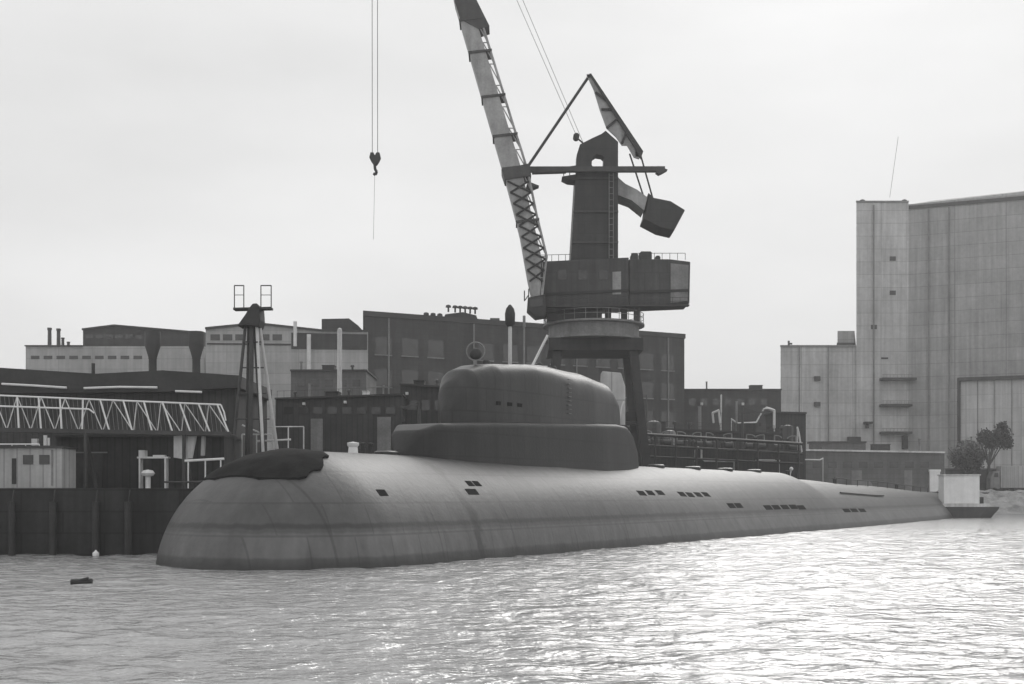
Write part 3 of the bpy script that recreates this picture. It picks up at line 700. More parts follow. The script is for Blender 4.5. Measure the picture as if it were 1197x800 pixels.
for x0 in range(-50, 250, 14):
    for dy in (0.06, 1.94):
        g = MB(); a_, b_ = (x0, x0+14) if (x0//14) % 2 else (x0+14, x0); k = lambda x: x+(10 if x > 120 else 2)
        g.tube(W(a_, tops(a_), Y+dy), W(k(b_), bots(k(b_)), Y+dy), .035, 5); g.build('diagonal', M['midst'] if dy > 1 else M['pale'], fbg)
g = MB()
for x in range(-55, 262, 5): g.tube(W(x, tops(x), Y+1.97), W(x+4, bots(x+4), Y+1.97), .016, 4)
g.build('mesh_panel', M['midst'], fbg)
g = MB(); g.path([W(258, tops(258), Y), W(262, 482, Y), W(264, 492, Y)], .05, 6); g.build('end_rail', M['white'], fbg)
for x in (-30, 100, 215):
    g = MB()
    for dy in (0, 2): g.tube((WX(x, Y), Y+dy, QT), W(x, bots(x)+1, Y+dy), .12, 8)
    g.build('support', M['dark'], fbg)
# pale hut on the pier
Y = 73.4
hut = thing('site_hut', (WX(20, Y), Y+1.2, QT), 'pale clad hut with a dark doorway at the left edge of the pier', 'hut')
g = MB(); g.box(WX(-70, Y), WX(72, Y), Y, Y+2.4, QT, WZ(524, Y)); g.build('wall', M['hutw'], hut)
g = MB(); g.box(WX(-72, Y), WX(73.5, Y), Y-.15, Y+2.5, WZ(524, Y), WZ(521.5, Y)); g.build('roof', M['dark'], hut)
g = MB(); g.box(WX(14, Y), WX(19, Y), Y-.03, Y+.03, WZ(566, Y), WZ(536, Y)); g.build('door', M['black'], hut)
for a in (27, 46): g = MB(); g.box(WX(a, Y), WX(a+12, Y), Y-.03, Y+.03, WZ(543, Y), WZ(532, Y)); g.build('window', M['glass'], hut)
g = MB(); g.box(WX(60, Y), WX(62, Y), Y-.05, Y-.01, WZ(568, Y), WZ(526, Y)); g.build('corner_post', M['midst'], hut)
g = MB(); g.tube(W(-60, 519.5, Y+.1), W(46, 519.5, Y+.1), .04, 6)
for x in range(-50, 47, 16): g.tube(W(x, 519.5, Y+.1), W(x, 522, Y+.1), .03, 5)
g.build('roof_rail', M['white'], hut)
# dark plate store behind the bow
Y = 79.5
ds = thing('plate_store', (WX(165, Y), Y+3, QT), 'dark steel-clad store under the footbridge beside the bow', 'shed')
g = MB(); g.box(WX(66, Y), WX(262, Y), Y, Y+5, QT, WZ(511, Y)); g.build('wall', M['shed'], ds)
g = MB(); g.box(WX(65, Y), WX(263, Y), Y-.3, Y+5.3, WZ(511, Y), WZ(508.5, Y)); g.build('roof', M['roof'], ds)
g = MB(); g.box(WX(85, Y), WX(120, Y), Y-.06, Y+.02, QT, WZ(530, Y)); g.build('sliding_door', M['dark'], ds)
g = MB(); g.box(WX(80, Y), WX(126, Y), Y-.14, Y-.04, WZ(530, Y), WZ(528.4, Y)); g.build('door_track', M['midst'], ds)
# small bright things standing on the pier
def one(name, g, m, label, cat, group=None, **k):
    return tag(g.build(name, m, **k), label, cat, group)
Y = 76.5
g = MB(); g.hull8([W(203, 535, Y), W(216, 537, Y), W(214, 509, Y), W(203, 510, Y)], (.2, .12, 0)); one('leaning_panel', g, M['pale'], 'wide pale board leaning upright under the footbridge end', 'board', 'boards leaning under the footbridge')
g = MB(); g.hull8([W(219, 536, Y), W(223, 536, Y), W(228, 510, Y), W(219, 510, Y)], (.1, .1, 0)); one('leaning_panel', g, M['pale'], 'tapering pale board, middle of three under the footbridge end', 'board', 'boards leaning under the footbridge')
g = MB(); g.hull8([W(234.5, 533, Y), W(237.5, 533, Y), W(238.5, 510, Y), W(235.5, 510, Y)], (.1, .1, 0)); one('leaning_panel', g, M['hutw'], 'narrow grey board, rightmost under the footbridge end', 'board', 'boards leaning under the footbridge')
g = MB(); g.box(WX(162, Y), WX(169, Y), Y, Y+.6, WZ(534, Y), WZ(526.5, Y)); g.box(WX(160, Y), WX(196, Y), Y, Y+.6, WZ(536, Y), WZ(534, Y)); g.box(WX(178, Y), WX(192, Y), Y+.1, Y+.5, WZ(534, Y), WZ(532, Y))
for x in (163, 193): g.box(WX(x, Y)-.05, WX(x, Y)+.05, Y, Y+.6, QT, WZ(536, Y))
one('work_bench', g, M['pale'], 'pale steel bench with a white box on it beside the dark store', 'bench')
g = MB(); g.tube(W(216, 539, Y-.6), W(262, 536.5, Y-.6), .08, 6)
for x in (220, 240, 258): g.tube(W(x, 538, Y-.6), (WX(x, Y-.6), Y-.6, QT), .05, 6)
one('pipe_rail', g, M['white'], 'short white pipe rail on posts just behind the bow', 'railing')
g = MB(); c = W(173, 548, 74.5); c.z = QT; g.lathe(c, [(.16, 0), (.16, .75), (.34, .8), (.42, .95), (.3, 1.12), (0, 1.18)], 16); one('ventilator', g, M['pale'], 'small pale mushroom ventilator on the pier below the bench', 'ventilator', smooth=True)
g = MB(); c = W(40, 516, 75.5); g.box(c.x-.18, c.x+.18, c.y, c.y+.3, WZ(521, 75.5), WZ(513, 75.5)); g.tube(W(53, 521, 75.5), W(53, 509, 75.5), .12, 8); g.tube(W(57, 521, 75.5), W(57, 512, 75.5), .08, 8); one('roof_flue', g, M['pale'], 'pair of stubby pale flues on the hut roof edge', 'flue')
# pier fenders and float
for i, px in enumerate((14, 62, 112, 150)):
    g = MB(); x = WX(px, 71.6); g.tube((x, 71.6, -.5), (x, 71.6, 3.2), .22, 12); g.tube((x, 71.62, 3.2), (x, 71.9, 3.9), .04, 6)
    one('fender_pile', g, M['black'], ['black fender pile under the pale hut at the left edge', 'black fender pile under the right end of the pale hut', 'black fender pile between the hut and the bow, above the float', 'black fender pile nearest the submarine bow'][i], 'pile', 'fender piles on the pier face')
g = MB(); c = W(112, 640, 70.6); g.lathe((c.x, c.y, -.1), [(.05, 0), (.19, .12), (.19, .28), (.08, .38), (.03, .46)], 14); one('float', g, M['white'], 'small white mooring float by the dark pier face', 'float', smooth=True)
g = MB(); c = W(95, 683, 49); g.tube((c.x-.42, c.y, .04), (c.x+.42, c.y+.1, .06), .13, 12); g.tube((c.x-.05, c.y, .1), (c.x+.3, c.y, .2), .07, 8); one('driftwood', g, M['black'], 'dark piece of driftwood floating on the open water', 'driftwood', smooth=True)

# floodlight mast
Y = 82.0
fm = thing('floodlight_mast', (WX(296, Y), Y+.8, QT), 'dark splayed-leg mast topped by two open lamp frames behind the bow', 'mast')
zt_ = WZ(372, Y)
legs = [(275, 288, 0), (283.5, 291, 1.6), (293, 294.5, 0), (301, 297, 1.6), (306, 299.5, 0), (316, 302, 1.6)]
for i, (x0, x1, dy) in enumerate(legs):
    g = MB(); k = (572-500)/(500-372); xb = x0+(x0-x1)*k
    g.tube((WX(xb, Y), Y+dy*1.3, QT), W(x1, 370, Y+.5+dy*.2), .16 if i in (2, 3) else .11, 8); g.build('leg', M['dark'] if i < 4 else M['pale'], fm)
g = MB()
for y in (400, 430, 460, 490):
    k = (y-372)/128; xs = [x1+(x0-x1)*k for x0, x1, d in legs]
    g.tube(W(xs[0], y, Y+.1), W(xs[-1], y, Y+.9), .05, 6); g.tube(W(xs[1], y, Y+1.3), W(xs[4], y, Y+.2), .05, 6)
g.build('cross_brace', M['dark'], fm)
g = MB(); g.pix([(277, 381), (287, 367), (291, 360), (295, 355), (300, 354.5), (303, 358), (304, 374), (302, 382), (288, 380)], Y-.1, 1.7); g.build('mast_head', M['black'], fm, bevel=.06)
g = MB(); g.bar(W(274, 362, Y+.6), W(318, 361, Y+.6), (0, .4, 0), (0, 0, .07)); g.build('lamp_platform', M['black'], fm)
for xa, xb in ((274, 285), (305, 317)):
    g = MB()
    for dy in (.1, 1.1):
        q = [W(xa, 361, Y+dy), W(xa, 334, Y+dy), W(xb, 334, Y+dy), W(xb, 361, Y+dy), W(xa, 361, Y+dy)]; g.path(q, .04, 6)
        g.tube(W(xa, 345, Y+dy), W(xb, 345, Y+dy), .025, 5)
    for x in (xa, xb): g.tube(W(x, 334, Y+.1), W(x, 334, Y+1.1), .03, 5)
    g.build('lamp_frame', M['dark'], fm)

# ------------------------------------------------------------------ dark sheds along the quay behind the submarine
def qshed(name, px0, px1, Y, ytop0, ytop1, depth, label, m, cat='shed', roofm='roof'):
    t_ = thing(name, (WX((px0+px1)/2, Y), Y+depth/2, QT), label, cat)
    g = MB(); g.hull8([(WX(px0, Y), Y, QT), (WX(px1, Y), Y, QT), W(px1, ytop1, Y), W(px0, ytop0, Y)], (0, depth, 0)); wl = g.build('wall', M[m], t_)
    g = MB(); g.hull8([W(px0-1, ytop0, Y-.4), W(px1+1, ytop1, Y-.4), W(px1+1, ytop1-2, Y-.4), W(px0-1, ytop0-2, Y-.4)], (0, depth+.8, 0)); g.build('roof', M[roofm], t_)
    return t_
q1 = qshed('boiler_house', 340, 428, 160, 434, 434, 12, 'dark flat-roofed boiler house left of the brick workshop', 'brick')
windows(q1, 160, [(348+i*16, 444, 357+i*16, 452) for i in range(5)])
q2 = qshed('machine_shed', 322, 470, 112, 467, 462, 10, 'long low dark shed behind the submarine foredeck', 'shed')
windows(q2, 112, [(332+i*17, 476, 343+i*17, 484) for i in range(8)])
q3 = qshed('pump_house', 468, 560, 116, 450, 456, 8, 'dark stepped pump house close in front of the brick workshop, left of the sail', 'shed')
windows(q3, 116, [(478+i*15, 468, 487+i*15, 480) for i in range(3)])
q4 = qshed('cable_shed', 716, 930, 172, 500, 509, 10, 'long black shed behind the submarine between sail and stern', 'shed')
windows(q4, 172, [(735+i*19, 516, 746+i*19, 523) for i in range(10)])
q5 = qshed('quay_warehouse', 932, 1104, 232.5, 527, 530, 9, 'grey warehouse with pale eave near the submarine stern', 'brick', roofm='pale')
windows(q5, 232.5, [(950+i*18, 540, 960+i*18, 547) for i in range(8)])
q6 = qshed('valve_house', 905, 942, 178, 483, 484, 6, 'small dark valve house standing left of the pale hall wall', 'shed')
q7 = qshed('switch_house', 950, 1012, 236, 518, 518, 3, 'small dark switch house behind the grey warehouse', 'brick')
# pale pillar beside the crane portal
pl = thing('concrete_pillar', (WX(715, 119), 119, QT), 'stout pale concrete pillar beside the crane portal', 'pillar')
g = MB(); g.hull8([(WX(705, 119), 119, QT), (WX(731, 119), 119, QT), W(731, 452, 119), W(726, 436, 119), W(704, 434, 119), W(703, 452, 119)], (0, 2.2, 0)); g.build('shaft', M['concr'], pl, bevel=.08)
g = MB(); g.box(WX(701, 119), WX(733, 119), 118.7, 121.4, WZ(501, 119), WZ(497, 119)); g.build('collar', M['dark'], pl)
# white pipework
def pipe(pts, Y, r_, label, m='pale', name='pipe', cat='pipe', foot=None):
    g = MB(); r_ *= .72; g.path([W(x, y, Y) for x, y in pts], r_, 8)
    for x, y in pts: g.ball(W(x, y, Y), r_*1.02, 1)
    x, y = pts[-1]; x0, y0 = pts[0]
    g.tube(W(x, y, Y), (WX(x, Y), Y, QT if foot is None else foot), r_*.5, 8)
    return one(name, g, M[m], label, cat, smooth=True)
pipe([(813, 540), (813, 527), (816, 523), (820, 526), (820, 536), (824, 539), (858, 539.5)], 160, .17, 'white pipe with an upright loop in front of the black shed')
pipe([(884, 538), (911, 538.5)], 160, .15, 'short straight white pipe right of the looped one')
pipe([(940, 537.5), (958, 538), (962, 536)], 175, .15, 'short white pipe ending by the grey warehouse')
pipe([(843, 462), (843, 482)], 174, .16, 'tall thin white standpipe against the low store', foot=WZ(503, 172))
pipe([(834, 494), (833, 483), (840, 480), (842, 496)], 174.5, .22, 'crooked white vent pipe above the black shed', foot=WZ(503, 172))
pipe([(899, 478), (893, 478), (884, 494), (862, 495), (855, 490)], 175, .15, 'bent white pipe running over the black shed roof', foot=WZ(503, 172))
pipe([(896, 477), (905, 480), (905, 500)], 175.5, .28, 'thick pale swan-neck pipe left of the small valve house', foot=WZ(503, 172))
pipe([(937, 528), (934, 508), (932, 500)], 170, .2, 'pale leaning pipe at the right end of the black shed')
pipe([(397, 386), (397, 460)], 150, .42, 'tall white lamp pole left of the brick workshop', name='pole', cat='pole')
pipe([(729, 470), (727, 476), (722, 500)], 117, .12, 'thin pale pipe at the foot of the concrete pillar')
pipe([(700, 498.5), (722, 498)], 113, .1, 'thin pale pipe lying level beside the pillar', m='pale')
# roof and wall fittings of the quay sheds
def fittings(root, Y, items):
    for kind, px, y0, y1, wpx in items:      # kind, column, foot row, top row, width in photo pixels
        d = Y/F; c = W(px, y0, Y+.8); h_ = (y0-y1)*d; r_ = wpx*d/2
        if kind == 'roof_vent': g = MB(); g.lathe(c-Vector((0, 0, .3)), [(r_*.5, 0), (r_*.5, h_*.6+.3), (r_, h_*.65+.3), (r_*.8, h_+.3), (0, h_+.35)], 12); g.build(kind, M['dark'], root, smooth=True)
        elif kind == 'flue': g = MB(); g.tube(c-Vector((0, 0, .4)), c+Vector((0, 0, h_)), r_, 10); g.tube(c+Vector((0, 0, h_)), c+Vector((0, 0, h_+.12)), r_*1.3, 10); g.build(kind, M['midst'], root)
        elif kind == 'roof_hatch': g = MB(); g.box(c.x-r_, c.x+r_, Y+.5, Y+2.2, c.z-.2, c.z+h_); g.box(c.x-r_*1.08, c.x+r_*1.08, Y+.4, Y+2.3, c.z+h_, c.z+h_+.1); g.build(kind, M['shed'], root)
        elif kind == 'door': g = MB(); g.box(c.x-r_, c.x+r_, Y-.06, Y+.04, c.z, c.z+h_); g.build(kind, M['midst'], root)
        elif kind == 'wall_lamp': g = MB(); q = W(px, y0, Y); g.box(q.x-r_, q.x+r_, Y-.5, Y-.02, q.z, q.z+h_); g.build(kind, M['pale'], root)
fittings(q2, 112, [('roof_vent', 345, 465, 458, 5), ('flue', 362, 464, 450, 3), ('roof_hatch', 388, 464, 459, 16), ('roof_vent', 408, 463, 456, 5), ('flue', 448, 462, 452, 2.4), ('door', 372, 530, 490, 14), ('door', 450, 528, 488, 16), ('wall_lamp', 356, 474, 471, 3), ('wall_lamp', 404, 472, 469, 3)])
fittings(q3, 116, [('roof_hatch', 490, 451, 446, 12), ('roof_vent', 511, 452, 444, 5), ('wall_lamp', 476, 462, 459, 3)])
fittings(q4, 172, [('flue', 745, 500, 482, 2.5), ('roof_hatch', 768, 501, 494, 20), ('roof_vent', 789, 501, 493, 6), ('roof_vent', 806, 502, 494, 6), ('flue', 818, 502, 476, 4), ('roof_hatch', 872, 506, 496, 22), ('flue', 861, 505, 470, 2.5), ('roof_vent', 914, 508, 498, 6), ('door', 780, 548, 526, 12), ('door', 850, 550, 528, 10)])
fittings(q5, 232.5, [('roof_vent', 960, 526, 520, 5), ('roof_hatch', 1030, 527, 520, 20), ('flue', 1075, 528, 514, 3), ('door', 1000, 575, 550, 12), ('door', 1060, 575, 550, 9)])
fittings(st, 240, [('flue', 826, 455, 447, 2), ('roof_hatch', 884, 455, 451, 14), ('wall_lamp', 820, 474, 471, 3), ('wall_lamp', 868, 474, 471, 3)])
fittings(q1, 160, [('flue', 352, 433, 424, 3), ('roof_hatch', 384, 433, 428, 14), ('roof_vent', 412, 433, 427, 5)])
# quay goods
for i, (px, py, Y, rr_) in enumerate(((1012, 560, 226, 1.1),)):
    cr_ = thing('cable_reel', (WX(px, Y), Y, QT), 'big wooden cable reel before the grey warehouse', 'cable reel')
    x = WX(px, Y)
    for dy in (-.6, .6): g = MB(); g.tube((x, Y+dy-.06, QT+rr_), (x, Y+dy+.06, QT+rr_), rr_, 22); g.build('flange', M['midst'], cr_)
    g = MB(); g.tube((x, Y-.54, QT+rr_), (x, Y+.54, QT+rr_), rr_*.6, 18); g.build('drum', M['black'], cr_)
# small pale boxes on the quay
for px, py, Y, w_, h_, lab in ((427, 460, 113, 7, 6, 'small white box on the low shed roof under the brick workshop'), (1093, 562, 232, 12, 26, 'pale equipment kiosk at the right end of the grey warehouse')):
    g = MB(); c = W(px, py, Y); d = Y/F; hw, hh = w_*d/2, h_*d/2
    g.box(c.x-hw, c.x+hw, Y, Y+1.2, c.z-hh, c.z+hh*.8); g.box(c.x-hw*1.1, c.x+hw*1.1, Y-.1, Y+1.3, c.z+hh*.8, c.z+hh); g.tube((c.x, Y+.6, QT), (c.x, Y+.6, c.z-hh), .06, 6)
    one('equipment_box', g, M['white'], lab, 'box')
# quay scaffolding behind foredeck (thin pale frame)
g = MB()
for x in (283, 300, 318, 337, 355): g.tube((WX(x, 84), 84, QT), W(x, 508 if x < 320 else 499, 84), .05, 6)
g.tube(W(283, 508, 84), W(318, 508, 84), .05, 6); g.tube(W(300, 516, 84), W(340, 514, 84), .07, 6); g.tube(W(318, 499, 84), W(355, 499, 84), .04, 6); g.tube(W(283, 497, 84), W(306, 507, 84), .06, 6)
one('scaffold', g, M['pale'], 'low pale pipe scaffold at the foot of the floodlight mast', 'scaffold')

# sloping rubble bank below the right quay edge
g = MB(); nx, ny = 150, 14; vv = []
for j in range(ny+1):
    for i in range(nx+1):
        x = QE.x-6+i*1.1; k = j/ny; y = QE.y-11*(1-k)+.8; z = -.6+5.0*k**.8
        q = Vector((x*.55, y*.55, 0)); z += .7*noise.noise(q)+.35*noise.noise(q*2.7); vv.append(g.bm.verts.new((x, y+.5*noise.noise(q*1.7), z)))
for j in range(ny):
    for i in range(nx):
        a = j*(nx+1)+i; g.bm.faces.new((vv[a], vv[a+1], vv[a+nx+2], vv[a+nx+1]))
o = g.build('bank', M['rubble']); tag(o, kind='structure')
# pipe rack along the quay edge
Y = 158
pk = thing('pipe_rack', (WX(830, Y), Y, QT), 'dark steel pipe rack with bays of pipes along the quay right of the sail', 'pipe rack')
for px in range(742, 940, 24):
    g = MB(); yt = 508+(px-742)*.06
    for dy in (0, 1.4): g.tube((WX(px, Y), Y+dy, QT), W(px, yt, Y+dy), .1, 6)
    for k in (0, .35, .7): z_ = WZ(yt+(545-yt)*k, Y); g.bar((WX(px, Y), Y-.2, z_), (WX(px, Y), Y+1.6, z_), (.08, 0, 0), (0, 0, .08))
    g.build('frame', M['black'], pk)
for k, (dy, dz, r_) in enumerate(((.1, 0, .12), (.6, 0, .2), (1.1, 0, .1), (.2, 13, .16), (.8, 13, .1), (.4, 26, .14))):
    g = MB(); g.tube(W(740, 507+dz, Y+dy), W(938, 519+dz*.9, Y+dy), r_, 8); g.build('pipe_run', M[('black', 'dark', 'black', 'shed', 'dark', 'black')[k]], pk)
g = MB()
for px in range(716, 931, 7): y_ = 499+(px-716)*.042; g.tube(W(px, y_, 172.2), W(px, y_-9, 172.2), .03, 4)
for dy in (4.5, 9): g.tube(W(716, 499-dy, 172.2), W(930, 508-dy, 172.2), .03, 4)
g.build('roof_railing', M['dark'], q4)
g = MB()
for px in range(324, 470, 8): y_ = 465-(px-324)*.034; g.tube(W(px, y_, 112), W(px, y_-8, 112), .022, 4)
g.tube(W(324, 457.4, 112), W(470, 452.4, 112), .022, 4); g.build('roof_railing', M['dark'], q2)
# loading platform with a row of pump units
Y = 160.5
lp_ = thing('loading_platform', (WX(828, Y), Y+2, QT), 'long black raised loading platform behind the pipe rack, right of the sail', 'platform')
g = MB(); g.hull8([(WX(712, Y), Y, QT), (WX(941, Y), Y, QT), W(941, 529, Y), W(712, 520, Y)], (0, 4, 0)); g.build('wall', M['shed'], lp_)
g = MB()
for px in range(714, 942, 6): y_ = 520+(px-712)*.039; g.tube(W(px, y_, Y+3.8), W(px, y_-10, Y+3.8), .035, 4)
for dy in (5, 10): g.tube(W(714, 520-dy, Y+3.8), W(940, 529-dy, Y+3.8), .035, 4)
g.build('railing', M['black'], lp_)
pu = None
for i, px in enumerate((722, 741, 757, 779, 796, 815, 829, 851, 877, 889, 909, 926)):
    zb = WZ(520+(px-712)*.039, Y+1.2); x = WX(px, Y+1.2)
    if pu is None:
        pu = thing('pump_unit', (x, Y+1.2, zb), 'dark pump unit in the row on the raised loading platform', 'pump', 'pump units on the loading platform')
        g = MB(); g.tube((x-.7, Y+1.2, zb+.55), (x+.3, Y+1.2, zb+.55), .42, 12); g.box(x-.8, x+.8, Y+.8, Y+1.6, zb, zb+.2); g.build('motor', M['dark'], pu)
        g = MB(); g.lathe((x+.6, Y+1.2, zb+.2), [(.35, 0), (.35, .7), (.2, .85), (.2, 1.4), (.3, 1.42), (.3, 1.55), (0, 1.56)], 12); g.build('pump', M['black'], pu, smooth=True)
        g = MB(); g.path([(x+.6, Y+1.2, zb+1.5), (x+.6, Y+1.2, zb+1.9), (x+.1, Y+1.2, zb+2.1), (x-.5, Y+1.2, zb+2.1), (x-.5, Y+1.2, zb+.5)], .09, 7); g.build('delivery_pipe', M['midst'], pu)
    else: c_ = copy_tree(pu); c_.location = (x, Y+1.2, zb); c_.rotation_euler = (0, 0, (0, math.pi, .4, math.pi-.3)[i % 4])
# plant standing on the quay
def vtank(px, Y, ytop, rpx, label, m):
    t_ = thing('storage_tank', (WX(px, Y), Y, QT), label, 'tank'); x = WX(px, Y); r_ = rpx*Y/F; zt5 = WZ(ytop, Y)
    g = MB(); g.lathe((x, Y, 0), [(r_, QT), (r_, zt5-.5*r_), (r_*.8, zt5-.15*r_), (r_*.3, zt5), (0, zt5)], 24); g.build('shell', M[m], t_, smooth=True)
    g = MB()
    for dx in (-.2, .2): g.tube((x+dx, Y-r_-.12, QT), (x+dx, Y-r_-.12, zt5), .03, 5)
    for k in range(18): z_ = QT+.4+k*(zt5-QT-.5)/18; g.tube((x-.2, Y-r_-.12, z_), (x+.2, Y-r_-.12, z_), .02, 4)
    g.build('ladder', M['black'], t_)
    g = MB()
    for z_ in (QT+(zt5-QT)*.4, QT+(zt5-QT)*.75): g.torus((x, Y, z_), r_+.02, .05, (0, 0, 1), 28, 6)
    g.build('hoop', M['black'], t_)
vtank(764, 166, 492, 9, 'dark round-topped tank next to the pipe rack, nearest the sail', 'dark')
vtank(783, 167, 503, 7, 'shorter grey round-topped tank right of the dark one', 'midst')
vtank(921, 165, 497, 6, 'slim dark round-topped tank at the right end of the pipe rack', 'dark')
def jib(px, Y, ytop, reach, label):
    t_ = thing('jib_hoist', (WX(px, Y), Y, QT), label, 'hoist'); 
    g = MB(); g.tube((WX(px, Y), Y, QT), W(px, ytop, Y), .18, 8); g.build('post', M['dark'], t_)
    g = MB(); g.bar(W(px-3, ytop, Y), W(px+reach, ytop-2, Y), (0, .1, 0), (0, 0, .14)); g.tube(W(px, ytop-8, Y), W(px+reach*.8, ytop-2, Y), .04, 5); g.tube(W(px, ytop-8, Y), W(px, ytop, Y), .1, 6); g.build('arm', M['dark'], t_)
    g = MB(); x = px+reach*.85; g.tube(W(x, ytop-1, Y), W(x, ytop+12, Y), .025, 5); c = W(x, ytop+13, Y); g.box(c.x-.15, c.x+.15, Y-.1, Y+.1, c.z-.2, c.z+.3); g.build('hoist_block', M['black'], t_)
jib(868, 165.6, 484, 24, 'dark jib hoist with arm pointing right over the pipe rack')
jib(490, 108, 478, -22, 'dark jib hoist with arm pointing left of the sail')
jib(756, 214, 470, -20, 'far dark jib hoist against the brick workshop, right of the pillar')
# ------------------------------------------------------------------ right shore: service barge, trees, wall
Y = 184
bt = thing('service_launch', (WX(1128, Y), Y+1.6, 0), 'dark low launch with a square white cabin off the submarine stern', 'boat')
g = MB(); out = [(1084, 0), (1087, 2.9), (1166, 2.9), (1172, 1.2), (1160, 0)]
sec = []
for (k, x0, x1) in ((-.4, 1088, 1162), (0.5, 1086.5, 1167), (1.15, 1085, 1172), (1.7, 1084, 1174)):
    xa, xb = WX(x0, Y), WX(x1, Y)
    sec.append([g.bm.verts.new((xa, Y+.4, k)), g.bm.verts.new((xa, Y+3.2, k)), g.bm.verts.new((xb-2.4, Y+3.4, k)), g.bm.verts.new((xb, Y+1.8, k)), g.bm.verts.new((xb-2.4, Y+.2, k))])
for a, b_ in zip(sec, sec[1:]):
    for i in range(5): g.bm.faces.new((a[i], a[(i+1)%5], b_[(i+1)%5], b_[i]))
g.bm.faces.new(sec[0]); g.bm.faces.new(sec[-1]); g.build('hull', M['dark'], bt)
g = MB(); g.box(WX(1085, Y), WX(1158, Y), Y+.2, Y+3.4, 1.702, 2.2); g.build('gunwale', M['pale'], bt)
g = MB(); g.box(WX(1105, Y), WX(1147, Y), Y+.6, Y+3.0, 2.2, WZ(556, Y)); cb_ = g.build('cabin', M['white'], bt, bevel=.06)
g = MB(); g.box(WX(1104, Y), WX(1148, Y), Y+.4, Y+3.2, WZ(556, Y), WZ(554.6, Y)); g.build('cabin_roof', M['pale'], cb_)
g = MB(); g.box(WX(1150, Y), WX(1154, Y), Y+1.4, Y+2.2, 2.2, 3.2); g.build('bollard', M['black'], bt)
def tree(px, Y, y0, y1, wpx, hpx, trunk_px, label, nleaf=1500, lumps=None, lm='leaf'):
    t_ = thing('tree', (WX(trunk_px, Y), Y, QT), label, 'tree', 'trees on the right shore')
    d = Y/F
    g = MB(); base = Vector((WX(trunk_px, Y), Y, QT)); topz = WZ(y1-hpx*.15, Y)
    g.tube(base, base+Vector((.15, 0, (topz-QT)*.6)), .42, 9, .3); p2 = base+Vector((.15, 0, (topz-QT)*.6)); g.tube(p2, Vector((WX(px, Y), Y, topz+hpx*d*.4)), .3, 8, .12)
    for dx in (-.6, -.4, -.15, .1, .35, .55): g.tube(p2, Vector((WX(px+dx*wpx, Y), Y+dx*2, topz+hpx*d*(.35+.2*abs(dx)))), .15, 6, .05)
    g.build('trunk', M['bark'], t_)
    g = MB(); random.seed(int(px))
    for _ in range(nleaf):
        lx, ly, lr = random.choice(lumps)
        v = Vector((random.gauss(0, 1), random.gauss(0, 1), random.gauss(0, 1))).normalized()*random.random()**.45*random.choice((1, 1, 1.2, 1.45))
        c = Vector((WX(lx+v.x*lr, Y), Y+v.y*lr*d, WZ(ly-v.z*lr*.8, Y)))
        e = Vector((random.gauss(0, 1), random.gauss(0, 1), random.gauss(0, 1))).normalized()*.26; f_ = e.orthogonal().normalized()*.18
        f_.rotate(Matrix.Rotation(random.random()*6.28, 3, e.normalized()))
        e *= random.uniform(.6, 1.1); vs = [g.bm.verts.new(c-e), g.bm.verts.new(c+f_), g.bm.verts.new(c+e), g.bm.verts.new(c-f_)]; g.bm.faces.new(vs)
    g.build('crown', M[lm], t_)
tree(1162, 240, 495, 530, 36, 35, 1155, 'small dark tree with a flat wide crown on a thin trunk', 3600, [(1152, 509, 8), (1160, 513, 10), (1171, 507, 9), (1174, 514, 9), (1166, 517, 10), (1150, 514, 6), (1171, 499, 6), (1157, 519, 7), (1178, 520, 5)])
tree(1131, 239, 527, 552, 36, 25, 1131, 'low round dark bush left of the small tree', 3000, [(1122, 537, 8), (1132, 534, 9), (1142, 537, 8), (1131, 543, 9), (1140, 544, 7), (1120, 541, 6)])
tree(1132, 246, 512, 545, 44, 34, 1133, 'pale leafy shrub rising behind the low dark bush', 2600, [(1121, 528, 8), (1131, 521, 9), (1141, 526, 9), (1133, 532, 10), (1149, 532, 6), (1114, 534, 5)], 'leaf_pale')
wl = thing('shore_wall', (WX(1180, 243), 243, QT), 'low dark wall running behind the trees at the right edge', 'wall')
g = MB(); g.box(WX(1106, 243), WX(1400, 243), 243, 243.5, QT, WZ(549, 243)); g.build('panel', M['brick'], wl)
g = MB(); g.box(WX(1105.5, 243), WX(1400, 243), 242.85, 243.65, WZ(549, 243), WZ(547.6, 243)); g.build('coping', M['midst'], wl)
tr = thing('parked_truck', (WX(1183, 238.2), 238.2, QT), 'pale grey truck with boxy body parked at the right edge', 'truck')
Y = 237
g = MB(); g.box(WX(1170, Y), WX(1205, Y), Y, Y+2.4, QT+.9, WZ(545, Y)); g.build('cargo_box', M['hutw'], tr, bevel=.05)
g = MB(); g.hull8([(WX(1158, Y), Y+.1, QT+.7), (WX(1169, Y), Y+.1, QT+.7), (WX(1169, Y), Y+.1, WZ(551, Y)), (WX(1161.5, Y), Y+.1, WZ(551, Y)), (WX(1158.5, Y), Y+.1, WZ(559, Y))], (0, 2.2, 0)); cbb = g.build('cab', M['midst'], tr)
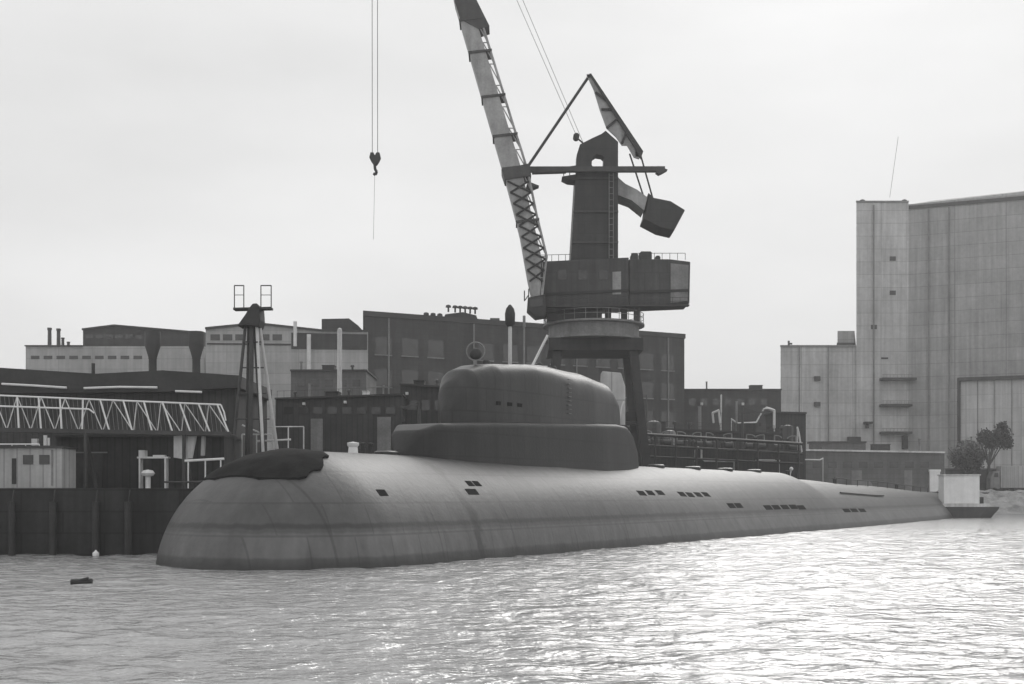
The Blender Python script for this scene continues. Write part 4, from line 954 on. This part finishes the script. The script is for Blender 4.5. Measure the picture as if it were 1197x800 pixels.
g = MB(); g.hull8([(WX(1162, Y), Y+.05, WZ(558, Y)), (WX(1167, Y), Y+.05, WZ(558, Y)), (WX(1167, Y), Y+.05, WZ(553, Y)), (WX(1163, Y), Y+.05, WZ(553, Y))], (0, .1, 0)); g.build('side_window', M['glass'], cbb)
for px in (1163, 1183, 1198):
    g = MB(); g.tube((WX(px, Y), Y+.1, QT+.5), (WX(px, Y), Y+.45, QT+.5), .5, 16); g.build('wheel', M['black'], tr)
for i, px in enumerate((1158, 1178, 1196)):
    g = MB(); x = WX(px, 235.2); g.lathe((x, 235.2, QT), [(.3, 0), (.25, .5), (.4, .6), (.4, .75), (0, .8)], 12)
    one('bollard', g, M['black'], 'black iron bollard on the right quay edge, %s of three' % ('left', 'middle', 'right')[i], 'bollard', 'bollards on the right quay edge', smooth=True)
# mooring lines from hull to quay
for a, b_, lab in ((hull_pt(5.9, .02)+Vector((0, 0, .4)), Vector((-21.5, 74, QT+.4)), 'dark mooring rope from the bow deck to the pier'), (hull_pt(128, .05)+Vector((0, 0, .4)), Vector((QE.x+4, QE.y+1.2, QT+.5)), 'dark mooring rope from the after deck to the right quay')):
    g = MB(); pts = []
    for k in range(13):
        q = a.lerp(b_, k/12); q.z -= 4*(k/12)*(1-k/12)*(.6 if a.y < 100 else 1.2); pts.append(q)
    g.path(pts, .06, 6); one('mooring_rope', g, M['rope'], lab, 'rope', 'mooring ropes')

# ------------------------------------------------------------------ harbour haze
HAZE = .00052
mh = bpy.data.materials.new('haze'); mh.use_nodes = True; t = mh.node_tree; t.nodes.remove(t.nodes['Principled BSDF'])
pv = t.nodes.new('ShaderNodeVolumePrincipled'); pv.inputs['Color'].default_value = (.95, .95, .95, 1); pv.inputs['Density'].default_value = HAZE; pv.inputs['Anisotropy'].default_value = .2
t.links.new(pv.outputs[0], t.nodes['Material Output'].inputs['Volume'])
g = MB(); g.box(-905, 905, -70, 1110, -7, 118); o = g.build('haze', mh, origin=(0, 0, 0)); tag(o, kind='stuff')
